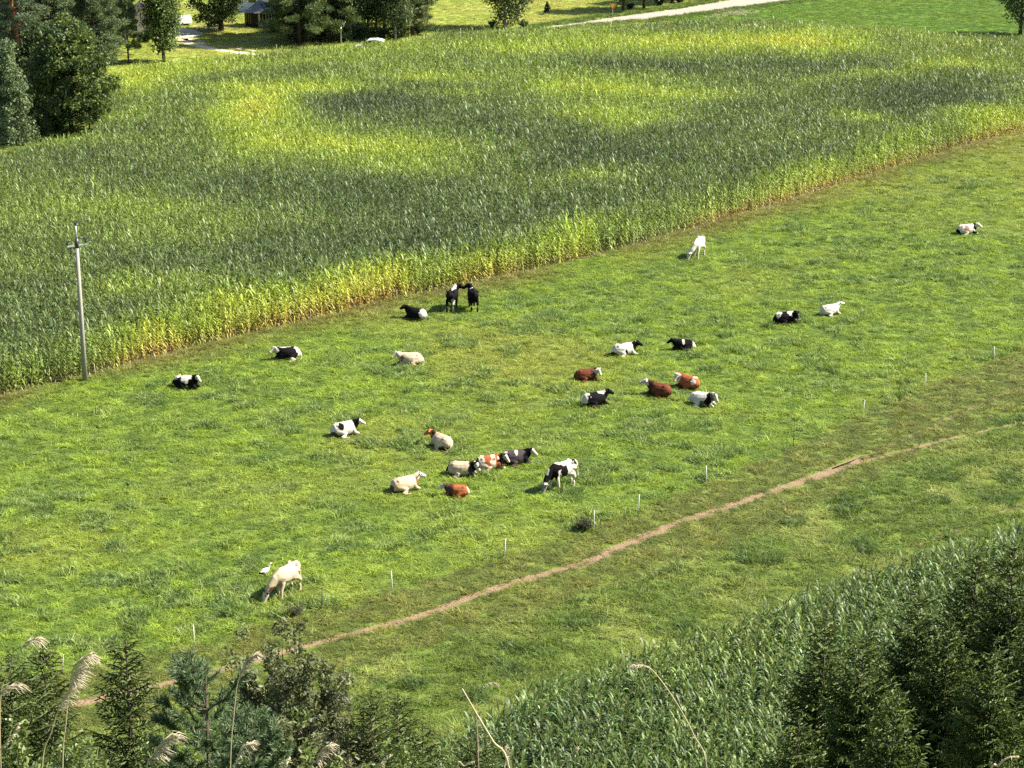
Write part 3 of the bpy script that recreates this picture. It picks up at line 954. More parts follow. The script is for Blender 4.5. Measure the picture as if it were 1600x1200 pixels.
for q, rz, sc in (((150, 128), 2.2, .95), ((118, 104), 4.4, 1.05), ((166, 88), 1.1, .95), ((-40, 205), 3.2, .9), ((172, 72), 5.5, .9), ((40, 130), 2.8, .8), ((85, 140), .2, .9), ((160, 50), 3.6, .9)):
    tag(copy_tree(pineB, G(*q), rz, sc), LB, "tree", grp)
DB = make_leafy("broadleaf_tree", 8.5, .5, 2.8, 71, (.030, .052, .018), (.065, .092, .026), nc=200, per=70, leaf=.22, egg=.3, clump=.075)
place(DB, G(66, 168), "dark leafy tree squeezed between birch, round tree and pines", "tree", 0, 1.0, "dark broadleaf trees of the wood")
for q, rz, sc, lb in (((14, 150), 2.0, 1.0, "dark leafy tree behind the birch, under the tall pines"), ((150, 112), 4.0, .9, "dark leafy tree behind the right shoulder of the round tree"), ((105, 98), 1.0, 1.0, "dark leafy tree rising behind the top of the round tree")):
    tag(copy_tree(DB, G(*q), rz, sc), lb, "tree", "dark broadleaf trees of the wood")
pineD = make_pine("pine_sapling", 5.2, .12, 2.2, 19, (.075, .115, .06), (.13, .175, .08), nb=34, per=110, needle=.24)
place(pineD, G(140, 203), "low spreading pine under the round tree, overhanging the corn", "tree", .4, .8)
for i, (q, rz, sc, lb) in enumerate((((62, 214), 1.4, .9, "low dark bush under the trees between birch and round tree"), ((165, 150), 2.7, .8, "small bush where the wood meets the corn under the bushy pine"),
                                     ((8, 190), 3.0, 1.6, "undergrowth bush behind the birch"), ((88, 205), 2.0, 1.3, "dark undergrowth bush at the foot of the round tree"), ((45, 190), 1.0, 1.7, "tall undergrowth bush between birch and round tree"), ((60, 165), .4, 1.6, "undergrowth bush behind the round tree"))):
    r_ = make_shrub("woodland_bush", 2.6, 1.7, 30 + i, stems=16, leaf=.17, n=240, tone=(.045, .075, .025), tone2=(.085, .115, .04), clump=.3)
    place(r_, G(*q), lb, "bush", rz, sc)
# --- around the farm
place(make_leafy("broadleaf_tree", 11.5, 1.2, 1.5, 12, (.06, .10, .03), (.11, .15, .04), nc=230, per=80, leaf=.22, egg=.1, trunk_r=.16), G(256, 97),
      "slim leafy tree on a short trunk standing in the grass beside the farm drive", "tree")
place(make_leafy("broadleaf_tree", 10.5, 1.1, 3.7, 13, (.045, .07, .026), (.09, .115, .036), nc=260, per=75, leaf=.24, trunk_r=.28, clump=.08), G(346, 48),
      "dark spreading tree with thick trunk in front of the sandy yard", "tree", 2.0)
PF = make_pine("pine_tree", 13, .07, 4.0, 15, (.055, .09, .032), (.12, .15, .042), nb=84, per=180, bark=M_BARK)
place(PF, G(468, 70), "wide dark pine behind the corn with boughs reaching to the grey roofed hut", "tree", 1.0, 1.0)
tag(copy_tree(PF, G(515, 66), 3.3, (.85, .85, 1.0)), "pine behind the corn beside the pale lamp pole", "tree")
tag(copy_tree(PF, G(452, 62), 5.2, (.7, .7, .9)), "pine pressed against the side of the wide dark pine", "tree")
tag(copy_tree(PF, G(492, 55), .4, (.8, .8, 1.0)), "pine standing behind the wide dark pine and the lamp pole", "tree")
tag(copy_tree(PF, G(541, 52), 2.0, (.6, .6, .95)), "narrow pine behind the lamp pole at the start of the tree row", "tree")
tag(copy_tree(PF, G(458, 40), 4.1, (.55, .55, .75)), "pine behind the wide dark pine, next to the grey roofed hut", "tree")
FT = [make_leafy("poplar_tree", 13.5, 1.2, 2.0, 22 + k, (.055, .082, .03), (.11, .135, .052), nc=240, per=75, leaf=.21, egg=.25, trunk_r=.13, bark=M_PALEBARK, droop=.2) for k in range(2)]
LT = "narrow grey green tree in the row behind the white car"
place(FT[0], G(548, 62), LT, "tree", 0, 1, "row of narrow trees behind the white car")
place(FT[1], G(575, 50), LT, "tree", 1, 1, "row of narrow trees behind the white car")
for k, (q, rz, sc) in enumerate((((600, 58), 2.0, 1.0), ((622, 52), 3.0, 1.05), ((560, 40), 4.0, 1.0), ((603, 38), .7, 1.1), ((588, 44), 1.2, 1.0), ((636, 46), 5.0, 1.0), ((618, 62), 2.6, .85))):
    copy_tree(FT[k % 2], G(*q), rz, sc)
place(make_pine("pine_tree", 12, .07, 2.8, 29, (.06, .09, .038), (.115, .145, .05), nb=74, per=170, bark=M_BARK), G(645, 56), "pine ending the row of trees beside the pale meadow", "tree", .5)
place(make_leafy("ash_tree", 12, .8, 2.6, 33, (.045, .07, .026), (.085, .11, .036), nc=210, per=75, leaf=.23, trunk_r=.17, bark=M_PALEBARK), G(789, 44),
      "dark tree with a pale trunk standing alone at the cornfield's far edge", "tree", .5)
RT = make_leafy("roadside_tree", 11, 1.5, 2.6, 36, (.045, .07, .026), (.085, .11, .036), nc=150, per=70, leaf=.23, trunk_r=.2)
LR = "dark leafy tree along the far side of the pale road"
gR = "trees along the road"
place(RT, G(974, 18), LR, "tree", 0, .9, gR)
for q, rz, sc in (((1006, 14), 1.5, .8), ((1050, 5), 2.4, .9), ((1095, -2), 3.9, .9), ((1140, -14), 5.2, .9)): copy_tree(RT, G(*q), rz, sc)
tag(copy_tree(RT, G(1594, 54), .9, (1.0, 1.0, 1.0)), "dark tree on the mown field at the cornfield's right hand end", "tree")
r_ = make_leafy("conical_shrub", 1.6, .1, .36, 40, (.025, .04, .018), (.04, .055, .022), nc=60, per=40, leaf=.10, egg=.8, clump=.09)
place(r_, G(855, 23), "small dark cone shaped conifer alone on the pale meadow", "shrub")
hb = make_shrub("hedge_bush", 1.6, 1.3, 44, stems=14, leaf=.15, n=220, tone=(.03, .05, .018), tone2=(.06, .085, .03), clump=.26)
place(hb, G(1030, 9), "dark bush under the trees along the pale road", "bush", 0, 1, "bushes along the road")
for q, rz, sc in (((1062, 5), 1, .9), ((1100, 0), 2, 1.0), ((1135, -4), 3, .8), ((985, 15), 4, .6)): copy_tree(hb, G(*q), rz, sc)
for i, (q, rz, sc, lb) in enumerate((((228, 66), 0, 1.0, "dark bush below the pale pink cottage"), ((428, 50), 1, 1.0, "bush at the foot of the hut beside the wide pine"), ((415, 38), 2, .55, "yellowish garden bush in front of the hut"),
                                     ((500, 64), 3, .9, "bush among the pine stems behind the corn"), ((655, 52), 4, .8, "bush under the last pine of the row"), ((818, 44), 2, .6, "bush at the foot of the lone dark tree"),
                                     ((540, 66), 1, 1.0, "dark bush beside the lamp pole under the trees"), ((562, 62), 2, 1.0, "dark bush at the bonnet end of the white car"), ((626, 58), 3, 1.0, "dark bush at the foot of the narrow trees"), ((470, 68), 4, 1.2, "dark bush at the foot of the wide pine"), ((770, 44), 5, .6, "low bush on the shaded side of the lone dark tree"), ((600, 60), 5, .7, "dark bush behind the white car"))):
    tag(copy_tree(hb, G(*q), rz, sc), lb, "bush")
for o in list(COL.objects):
    if o.get("label") in ("dark bush beside the lamp pole under the trees", "dark bush at the bonnet end of the white car", "dark bush at the foot of the narrow trees", "dark bush at the foot of the wide pine", "dark bush below the pale pink cottage", "bush at the foot of the hut beside the wide pine", "yellowish garden bush in front of the hut", "bush among the pine stems behind the corn",
                          "bush under the last pine of the row", "bush at the foot of the lone dark tree", "low bush on the shaded side of the lone dark tree", "dark bush behind the white car"):
        o["group"] = "bushes around the farm"

# --- on the slope below the viewpoint
def slope_spot(px, py, D):
    t = at_depth(px, py, D)
    g = hill(D)
    return Vector((t.x, D, g)), t.z - g


def on_slope(px, py, D):
    b, h_ = slope_spot(px, py, D); return b, h_


sp_big = [(1290, 962, 47, "dark spruce at the left of the spruce group beside the corn"), (1437, 918, 48, "spruce in the middle of the spruce group, corn behind its top"),
          (1528, 862, 50, "tall spruce reaching highest in front of the corn"), (1586, 850, 48, "tall spruce beside the highest one, at the outer end of the group")]
for i, (a_, b_, D, lb) in enumerate(sp_big):
    loc, h_ = on_slope(a_, b_, D)
    r_ = make_spruce("spruce_tree", h_, h_ * .225, 50 + i, whorl=.31, zmin=h_ * .36, nbr=9, dens=1.3)
    place(r_, loc, lb, "tree", i * 1.3)
for i, (a_, b_, D, lb) in enumerate([(1350, 985, 44, "spruce with reddish tip filling the gap in the spruce group"), (1400, 1080, 40, "lower spruce standing in front of the spruce group"), (1556, 1010, 42, "full spruce in front of the two tallest"),
                                     (1250, 1120, 42, "low spruce at the corn side of the spruce group"), (1484, 965, 46, "spruce between the middle and the tallest of the group"), (1645, 925, 45, "spruce at the far outer end behind the full one")]):
    loc, h_ = on_slope(a_, b_, D)
    r_ = make_spruce("spruce_tree", h_, h_ * .26, 60 + i, whorl=.31, zmin=h_ * .46, nbr=9, dens=1.3)
    place(r_, loc, lb, "tree", i * 1.1)
for i, (a_, b_, D, rf, lb) in enumerate([(194, 975, 30, .20, "slim young spruce with long leader above the dirt path"), (66, 998, 33, .20, "young spruce behind the pair of pale plumes"), (12, 1015, 30, .24, "young spruce behind the drooping plume at the slope's edge"),
                                         (580, 1076, 34, .22, "spruce sapling with bare pale tip beside the grey shrub"), (622, 1082, 36, .20, "thin spruce sapling with sparse upswept tip below the lower meadow"),
                                         (745, 1135, 36, .26, "small dark spruce against the near corn, beside the bare straw"), (140, 1165, 26, .30, "low young spruce beneath the slim one"), (660, 1128, 37, .2, "stunted spruce between sapling and near corn")]):
    loc, h_ = on_slope(a_, b_, D)
    r_ = make_spruce("young_spruce", h_, h_ * rf, 80 + i, whorl=.21, zmin=h_ * .35, nbr=6, tw=.012, step=.06, leader=.55, tone=(.055, .080, .022), tone2=(.105, .130, .034))
    place(r_, loc, lb, "tree", i * .9)
loc, h_ = on_slope(318, 1042, 27)
place(make_young_pine("young_pine", h_, 1.0, 95), loc, "young blue green pine with long needles beside the slim spruce", "tree", .4)
loc, h_ = on_slope(395, 1130, 25)
place(make_young_pine("young_pine", h_, .8, 96), loc, "low blue green pine at the foot of the grey shrub", "tree", 1.4)
loc, h_ = on_slope(455, 945, 36)
place(make_shrub("willow_shrub", h_, 1.55, 97, stems=54, leaf=.085, n=1150, tone=(.07, .085, .04), tone2=(.14, .15, .07), clump=.17), loc, "tall grey green willow shrub on the slope below the dirt path", "shrub", .2)
loc, h_ = on_slope(372, 985, 37)
place(make_shrub("willow_shrub", h_, .7, 98, stems=20, leaf=.085, n=800, tone=(.085, .11, .045), tone2=(.17, .19, .08), clump=.17), loc, "narrower willow shrub leaning beside the tall grey green one", "shrub", 1.2)
loc, h_ = on_slope(540, 1070, 34)
place(make_shrub("slope_bush", h_, 1.1, 99, stems=30, leaf=.08, n=700, tone=(.085, .092, .05), tone2=(.15, .145, .07), clump=.18), loc, "brownish bush between willow shrub and spruce sapling", "bush", 2.2)
for i, (a_, b_, D, rx_, lb) in enumerate([(110, 1150, 24, .8, "bright green bush under the pair of pale plumes"), (250, 1120, 29, .9, "bush between slim spruce and young blue pine"), (470, 1120, 30, 1.1, "dense low bush under the tall willow shrub"),
                                          (700, 1165, 33, .9, "low bush at the edge of the near corn"), (610, 1150, 31, .9, "low bush under the spruce saplings"), (20, 1120, 27, .8, "bush at the slope's edge below the drooping plume")]):
    loc, h_ = on_slope(a_, b_, D)
    place(make_shrub("slope_bush", h_, rx_, 110 + i, stems=26, leaf=.075, n=620, tone=(.07, .10, .03), tone2=(.14, .18, .05), clump=.17), loc, lb, "bush", i)

# ------------------------------------------------------------------ cattle
W_, K_, B_, O_, C_ = (.42, .385, .325), (.005, .0045, .005), (.105, .034, .018), (.23, .072, .028), (.37, .30, .205)
PINK = (.42, .30, .26)


def ellip_tube(secs):
    """loft of (x,y,z, half width, half height) rings across the path"""
    n = 14
    P = [Vector(s[:3]) for s in secs]
    V, Fc = [], []
    for i, s in enumerate(secs):
        d = (P[min(i + 1, len(P) - 1)] - P[max(i - 1, 0)]).normalized()
        side = Vector((0, 0, 1)).cross(d)
        side = side.normalized() if side.length > .05 else Vector((0, 1, 0))
        up = d.cross(side).normalized()
        for k in range(n):
            t = 2 * math.pi * k / n
            V.append(P[i] + side * math.cos(t) * s[3] + up * math.sin(t) * s[4])
    for i in range(len(P) - 1):
        for k in range(n): Fc.append((i * n + k, i * n + (k + 1) % n, (i + 1) * n + (k + 1) % n, (i + 1) * n + k))
    Fc.append(tuple(range(n - 1, -1, -1))); Fc.append(tuple(range(len(V) - n, len(V))))
    return V, Fc


def cow_parts(pose, yaw, side, hpitch):
    """rings of one cow facing +x; yaw turns neck and head, side is the flank its legs lie on"""
    T = []
    def L(*pts): T.append([tuple(q[:3]) + (q[3], q[4] if len(q) > 4 else q[3]) for q in pts])
    lie = pose == 'lie'
    if lie:
        s = side
        T.append([(-.86, -.02 * s, .46, .05, .06), (-.80, 0, .42, .20, .20), (-.66, 0, .43, .35, .34), (-.45, .0, .44, .43, .41), (-.15, 0, .43, .49, .43), (.12, 0, .44, .47, .43), (.36, 0, .47, .39, .43), (.54, 0, .52, .30, .38), (.68, 0, .56, .17, .24)])
        nb, nm = Vector((.50, 0, .62)), .62
        for q in (1, -1): L((-.52, .20 * q, .76, .06), (-.46, .25 * q, .74, .07), (-.36, .24 * q, .72, .05))
        L((-.8, 0, .58, .05), (-.3, 0, .81, .05, .05), (.2, 0, .83, .05, .05), (.5, 0, .86, .06, .06))
        # hind leg lying out on one side, the other tucked under
        L((-.52, .20 * s, .40, .22, .24), (-.20, .40 * s, .30, .15, .16), (-.02, .50 * s, .20, .10, .12)); L((-.05, .50 * s, .18, .10), (-.40, .60 * s, .09, .075), (-.12, .68 * s, .06, .05), (.10, .70 * s, .045, .055))
        L((-.50, -.22 * s, .38, .2, .22), (-.18, -.36 * s, .22, .13, .14), (-.05, -.36 * s, .10, .09))
        for q in (1, -1):
            L((.46, .22 * q, .42, .15, .18), (.58, .26 * q, .24, .10, .11), (.86, .22 * q, .09, .07, .075), (.66, .18 * q, .055, .05), (.52, .17 * q, .045, .05))
        L((-.85, 0, .50, .035), (-.92, .08 * s, .30, .03), (-.86, .32 * s, .07, .035), (-.70, .42 * s, .05, .045))
    else:
        T.append([(-.86, 0, 1.25, .05, .06), (-.80, 0, 1.20, .17, .15), (-.66, 0, 1.12, .25, .25), (-.42, 0, 1.06, .29, .31), (-.12, 0, .99, .34, .36), (.14, 0, .98, .34, .37), (.38, 0, 1.01, .29, .37), (.56, 0, 1.06, .23, .32), (.70, 0, 1.08, .15, .21)])
        nb, nm = Vector((.52, 0, 1.16)), 1.16
        for q in (1, -1): L((-.58, .18 * q, 1.34, .05), (-.52, .23 * q, 1.32, .06), (-.42, .20 * q, 1.28, .05))
        L((-.8, 0, 1.31, .05), (-.3, 0, 1.35, .05, .05), (.2, 0, 1.34, .05, .05), (.5, 0, 1.37, .06, .06))
        for q in (1, -1):
            st = .10 * q * side
            L((.46, .16 * q, 1.0, .12, .20), (.43, .18 * q, .74, .09, .12), (.46 + st, .17 * q, .42, .078), (.44 + st * 1.3, .17 * q, .16, .062), (.47 + st * 1.4, .17 * q, .02, .075))
            L((-.56, .16 * q, 1.02, .15, .25), (-.46, .20 * q, .76, .11, .17), (-.70 - st * .6, .18 * q, .52, .075, .09), (-.65 - st * .6, .18 * q, .30, .066), (-.64 - st * .6, .18 * q, .16, .064), (-.60 - st * .6, .18 * q, .02, .075))
        L((-.36, 0, .78, .17, .14), (-.36, 0, .62, .14, .12), (-.36, 0, .55, .06, .06))
        L((-.85, 0, 1.27, .035), (-.93, .02, 1.10, .032), (-.92, .05, .70, .03), (-.90, .06, .50, .05))
    cy, sy = math.cos(yaw), math.sin(yaw)
    def bend(x, z, k): return Vector((nb.x + x * math.cos(yaw * k), x * math.sin(yaw * k), z))
    if pose == 'graze':
        neck = [bend(-.10, 1.10, 0), bend(.20, .98, .3), bend(.44, .72, .6), bend(.58, .52, .9)]
        rad = [(.20, .30), (.15, .24), (.115, .18), (.11, .15)]
        poll, mz = bend(.60, .50, 1), bend(.74, .06, 1)
    else:
        up = {'lie': .27, 'stand': .24}[pose]
        neck = [bend(-.08, nm - .10, 0), bend(.13, nm + .02, .35), bend(.27, nm + .18, .7), bend(.37, nm + up - .03, 1)]
        rad = [(.23, .34), (.19, .29), (.155, .22), (.13, .16)]
        poll = bend(.37, nm + up, 1)
        hd = Vector((math.cos(yaw * 1.25) * math.cos(hpitch), math.sin(yaw * 1.25) * math.cos(hpitch), -math.sin(hpitch)))
        mz = poll + hd * .50
    T.append([tuple(p_) + r_ for p_, r_ in zip(neck, rad)])
    hd = (mz - poll).normalized()
    hs = [(-.06, .08, .08), (.0, .125, .13), (.12, .135, .15), (.26, .105, .12), (.40, .085, .095), (.48, .095, .095), (.53, .05, .05)]
    T.append([tuple(poll + hd * a) + (b, c) for a, b, c in hs])
    sd = Vector((0, 0, 1)).cross(hd).normalized()
    upv = hd.cross(sd)
    for q in (1, -1):
        e0 = poll + hd * .03 + sd * q * .09 + upv * .03; e1 = e0 + sd * q * .20 + upv * .0 - hd * .04
        T.append([tuple(e0) + (.035, .035), tuple(e0.lerp(e1, .55)) + (.04, .06), tuple(e1) + (.02, .02)])
        h0 = poll + sd * q * .06 + upv * .08; h1 = h0 + sd * q * .07 + upv * .10
        T.append([tuple(h0) + (.035, .035), tuple(h1) + (.022, .022)])
    return T, poll, mz


def remeshed(name, loops, voxel, smooth=2):
    mb = MB()
    for lp in loops:
        V, Fc = ellip_tube(lp); mb.add(V, Fc)
    me = mb.mesh(name)
    o = bpy.data.objects.new("tmp", me); COL.objects.link(o)
    md = o.modifiers.new("r", 'REMESH'); md.mode = 'VOXEL'; md.voxel_size = voxel; md.use_smooth_shade = True
    m2 = o.modifiers.new("s", 'SMOOTH'); m2.iterations = smooth; m2.factor = .5
    dg = bpy.context.evaluated_depsgraph_get()
    res = bpy.data.meshes.new_from_object(o.evaluated_get(dg))
    bpy.data.objects.remove(o); bpy.data.meshes.remove(me)
    res.name = name
    return res


def make_cow(q, heading, pose, base, patches, label, head=None, face=None, yaw=0.0, side=1, hp=.55, sc=.90, seed=0, legs=None, noise_k=.50):
    loops, poll, mz = cow_parts(pose, R(yaw), side, hp)
    me = remeshed("cow", loops, .031)
    n = len(me.vertices)
    co = np.empty(n * 3, np.float32); me.vertices.foreach_get("co", co); co = co.reshape(-1, 3)
    nz = np.array([mnoise.fractal(Vector(c) * 3.2 + Vector((seed * 7.3, seed * 1.7, 0)), 1.0, 2.0, 3) for c in co])
    col = np.tile(np.array(base), (n, 1))
    for (cx, cy, cz, rx, ry, rz, pc) in patches:
        d = np.sqrt(((co[:, 0] - cx) / rx) ** 2 + ((co[:, 1] - cy) / ry) ** 2 + ((co[:, 2] - cz) / rz) ** 2) + nz * noise_k
        col[d < 1] = pc
    if seed in (21, 25):             # smaller irregular spots
        n2 = np.array([mnoise.noise(Vector(c) * 2.6 + Vector((seed * 3.1, 5, seed))) for c in co])
        m = (n2 > .34) & (co[:, 0] < .6); col[m] = patches[0][6]
    if legs is not None:
        m = (co[:, 2] < (.12 if pose == 'lie' else .55)) & ~((co[:, 0] > .95)); col[m] = legs
    pv, mv = np.array(poll), np.array(mz); hd = (mv - pv) / np.linalg.norm(mv - pv)
    rel = co - pv; al = rel @ hd; rad = np.linalg.norm(rel - al[:, None] * hd, axis=1)
    hm = (al > -.09) & (al < .60) & (rad < .32) & (np.linalg.norm(rel, axis=1) < .64)
    if head is not None: col[hm] = head
    if face is not None: col[hm & (al > .02) & (rad < .145) & (nz + rng.normal(0, .02, n) < .5)] = face
    col[hm & (al > .44) & (rad < .2)] = PINK if (face or head or base)[0] > .3 else (.05, .04, .04)
    up_ = Vector((0, 0, 1)); hdv = Vector(hd); sdv = up_.cross(hdv).normalized(); upv = hdv.cross(sdv)
    for s_ in (1, -1):                              # eyes
        e = np.array(Vector(poll) + hdv * .14 + sdv * s_ * .11 + upv * .05)
        col[np.linalg.norm(co - e, axis=1) < .035] = (.01, .01, .01)
    col = col * (1 + .25 * nz)[:, None]
    dirt = np.clip(1 - co[:, 2] / (.30 if pose == 'lie' else .6), 0, 1) * np.clip(.5 + nz, 0, 1)     # soiled belly and legs
    col = col + (np.array((.20, .15, .09)) - col) * (dirt * .45)[:, None]
    color_attr(me, "coat", np.clip(col, 0, 1))
    o = link("cow", me, M_COAT, None, G(*q) - Vector((0, 0, .015)), R(heading))
    if pose != 'lie': sc *= 1.16
    o.scale = (sc, sc, sc)
    return tag(o, label, "cow", "cattle on the pasture")


ALL = (0, 0, .6)
# (x, y, z, rx, ry, rz, colour) in the cow's own measures: x along its body, y to its left, z up
make_cow((291, 606), -12, 'lie', K_, [(.12, 0, .70, .34, .6, .6, W_), (-.55, 0, .80, .26, .4, .30, W_)], "black and white cow lying near the utility pole, white shoulder, black head", K_, W_, yaw=-30, side=-1, seed=1)
make_cow((450, 561), 200, 'lie', K_, [(-.75, 0, .5, .32, .5, .6, W_), (.0, -.1, .98, .9, .22, .16, W_), (-.2, .6, .08, .6, .25, .16, W_)], "black lying cow with white backline, white rump and whitish face near the yellow corn edge", W_, None, yaw=8, side=1, seed=2, legs=W_)
make_cow((641, 570), 188, 'lie', C_, [(.55, .15, .52, .14, .3, .22, (.16, .09, .07)), (-.35, .42, .2, .10, .2, .22, (.16, .09, .07))], "cream lying cow with white face and brown spot on its neck", (.42, .365, .285), None, yaw=14, side=1, seed=3, legs=W_)
make_cow((650, 499), 152, 'lie', K_, [(-.70, 0, .55, .30, .5, .5, W_)], "black lying cow with white rump close to the two standing black cows", K_, None, yaw=0, side=-1, seed=4)
make_cow((707, 484), 78, 'stand', K_, [(.25, 0, 1.40, .5, .14, .18, W_), (-.62, -.2, .35, .2, .22, .5, W_)], "standing black cow with white hind legs, tail towards the pasture, by the corn", K_, None, yaw=-36, side=1, seed=5)
make_cow((739, 484), 100, 'stand', K_, [(.2, .1, 1.42, .10, .2, .10, W_)], "standing all black cow beside the one with white hind legs", K_, None, yaw=22, side=-1, seed=6)
make_cow((1091, 402), 246, 'graze', W_, [], "white cow standing with head down, grazing near the corn", (.60, .52, .42), W_, yaw=-28, side=1, seed=7)
make_cow((1510, 366), 8, 'lie', W_, [(-.75, 0, .3, .26, .4, .32, K_), (.68, 0, .68, .22, .4, .45, K_), (.5, 0, .2, .35, .5, .2, K_), (-.15, -.2, .55, .24, .4, .3, (.30, .16, .10))], "cow lying alone on the open pasture, white head, black neck, brown speckled side", W_, None, yaw=-10, side=-1, seed=8, hp=.7)
make_cow((1227, 505), 6, 'lie', K_, [(-.50, 0, .80, .26, .5, .36, W_), (.34, 0, .85, .24, .4, .36, W_)], "black and white cow lying with lowered black head beside the white cow with raised head", K_, None, yaw=-60, side=-1, seed=9, hp=1.0)
make_cow((1296, 492), 22, 'lie', W_, [(.60, .28, .95, .16, .14, .2, K_), (.55, 0, .15, .3, .3, .14, (.2, .19, .18))], "white lying cow with raised white head next to a black and white one", W_, None, yaw=5, side=-1, seed=10, hp=.2, sc=.82)
make_cow((975, 555), 14, 'lie', W_, [(.02, -.3, .38, .14, .3, .36, K_), (.72, 0, .62, .24, .4, .36, K_), (-.75, 0, .2, .25, .5, .18, K_), (-.2, .1, .88, .16, .2, .1, K_)], "white lying cow with black head, black neck and one black belly patch", K_, None, yaw=-5, side=-1, seed=11)
make_cow((1068, 547), 184, 'lie', K_, [(.05, .1, .75, .10, .4, .3, W_), (-.80, 0, .55, .20, .5, .5, W_)], "small black lying cow with white saddle mark and white rump", K_, None, yaw=5, side=1, seed=12, sc=.80)
make_cow((916, 594), 5, 'lie', B_, [(.45, 0, .5, .3, .5, .4, (.05, .025, .018))], "dark red brown lying cow with white head turned forward", W_, None, yaw=-35, side=-1, seed=13, sc=.82, hp=1.0)
make_cow((929, 633), 20, 'lie', K_, [(-.70, 0, .6, .34, .5, .5, W_), (.40, .05, .88, .24, .3, .26, W_)], "black lying cow with white hindquarters and white shoulder, head raised", K_, None, yaw=0, side=-1, seed=14)
make_cow((1030, 618), 148, 'lie', B_, [(.55, 0, .5, .3, .5, .5, (.045, .022, .016))], "red brown lying cow with raised white head and dark neck", W_, None, yaw=18, side=1, seed=15, hp=.3)
make_cow((1075, 606), 140, 'lie', O_, [(-.50, -.1, .70, .16, .2, .2, W_), (-.62, .35, .6, .18, .2, .2, W_)], "orange brown lying cow with white lowered head and white hip patch", W_, None, yaw=62, side=1, seed=16, hp=1.1)
make_cow((1097, 633), -28, 'lie', W_, [(.50, -.2, .45, .20, .4, .42, K_), (.12, -.2, .3, .2, .3, .2, (.10, .08, .08))], "white lying cow with black shoulder and white face beside the orange brown one", (.10, .09, .09), W_, yaw=-15, side=-1, seed=17, hp=1.0)
make_cow((538, 680), 24, 'lie', W_, [(-.32, -.25, .66, .2, .3, .18, K_), (-.72, 0, .22, .3, .5, .26, (.07, .045, .04)), (.72, 0, .70, .24, .3, .45, K_)], "white lying cow with black neck, white face and painted-in rump shade, apart from the group", K_, W_, yaw=-12, side=-1, seed=18)  # low dark rump patch is shade painted into the coat
make_cow((690, 700), 132, 'lie', C_, [(.68, 0, .75, .25, .3, .5, (.035, .02, .016)), (-.5, .3, .25, .25, .3, .2, B_), (.2, .1, .8, .2, .15, .15, (.35, .22, .15))], "cream lying cow with brown neck seen from behind, head turned aside", (.36, .12, .05), None, yaw=20, side=1, seed=19)
make_cow((722, 743), -14, 'lie', C_, [(-.85, 0, .5, .12, .4, .4, K_), (.56, 0, .5, .20, .5, .6, (.03, .028, .03))], "cream lying cow with dark neck and white blaze, resting against the orange patched cow", K_, W_, yaw=-20, side=-1, seed=20, hp=1.0)
make_cow((765, 733), 12, 'lie', (.42, .365, .285), [(-.15, -.1, .6, .22, .6, .5, O_), (.36, 0, .6, .08, .6, .5, O_), (.66, 0, .6, .22, .5, .6, (.035, .02, .016)), (-.8, 0, .6, .1, .4, .3, (.05, .03, .03))], "white lying cow with orange patches and dark brown neck in the middle of the row", (.04, .025, .02), W_, yaw=-30, side=-1, seed=21, hp=.9)
make_cow((806, 725), 10, 'lie', (.045, .035, .036), [(.0, -.15, .80, .09, .3, .16, W_), (-.75, 0, .75, .30, .4, .3, W_), (.65, 0, .6, .3, .5, .6, K_)], "blackish lying cow with white blaze and white side spot at the end of the row", K_, W_, yaw=-12, side=-1, seed=22, hp=.75)
make_cow((632, 767), 28, 'lie', C_, [(.70, -.1, .60, .10, .3, .25, (.25, .13, .08)), (-.82, 0, .3, .16, .4, .22, (.07, .05, .045)), (-.5, -.3, .5, .2, .2, .12, (.5, .32, .2))], "cream lying cow with white face and thin brown collar, raised head", W_, None, yaw=0, side=-1, seed=23, hp=.45)  # dark patch at the tail end paints the rump's shaded side into the coat
make_cow((714, 775), 176, 'lie', O_, [(.45, 0, .5, .42, .5, .5, (.07, .03, .025)), (-.85, 0, .6, .14, .3, .3, W_)], "small red brown lying cow with white and dark face below the row", (.05, .04, .04), W_, yaw=15, side=1, seed=24, sc=.72, hp=.6)
make_cow((878, 763), 216, 'graze', W_, [(.62, 0, 1.0, .28, .5, .5, K_), (.02, .2, .95, .24, .4, .30, K_), (.95, 0, .6, .35, .4, .3, K_)], "black and white spotted cow grazing with head down beside the resting row", W_, (.2, .18, .17), yaw=10, side=-1, seed=25)
make_cow((448, 930), 238, 'graze', C_, [(.92, 0, .60, .18, .3, .16, (.10, .05, .035))], "cream cow grazing with lowered dark cheeked head near the fence, beside the white bird", (.06, .045, .04), (.42, .375, .31), yaw=-22, side=1, seed=26)

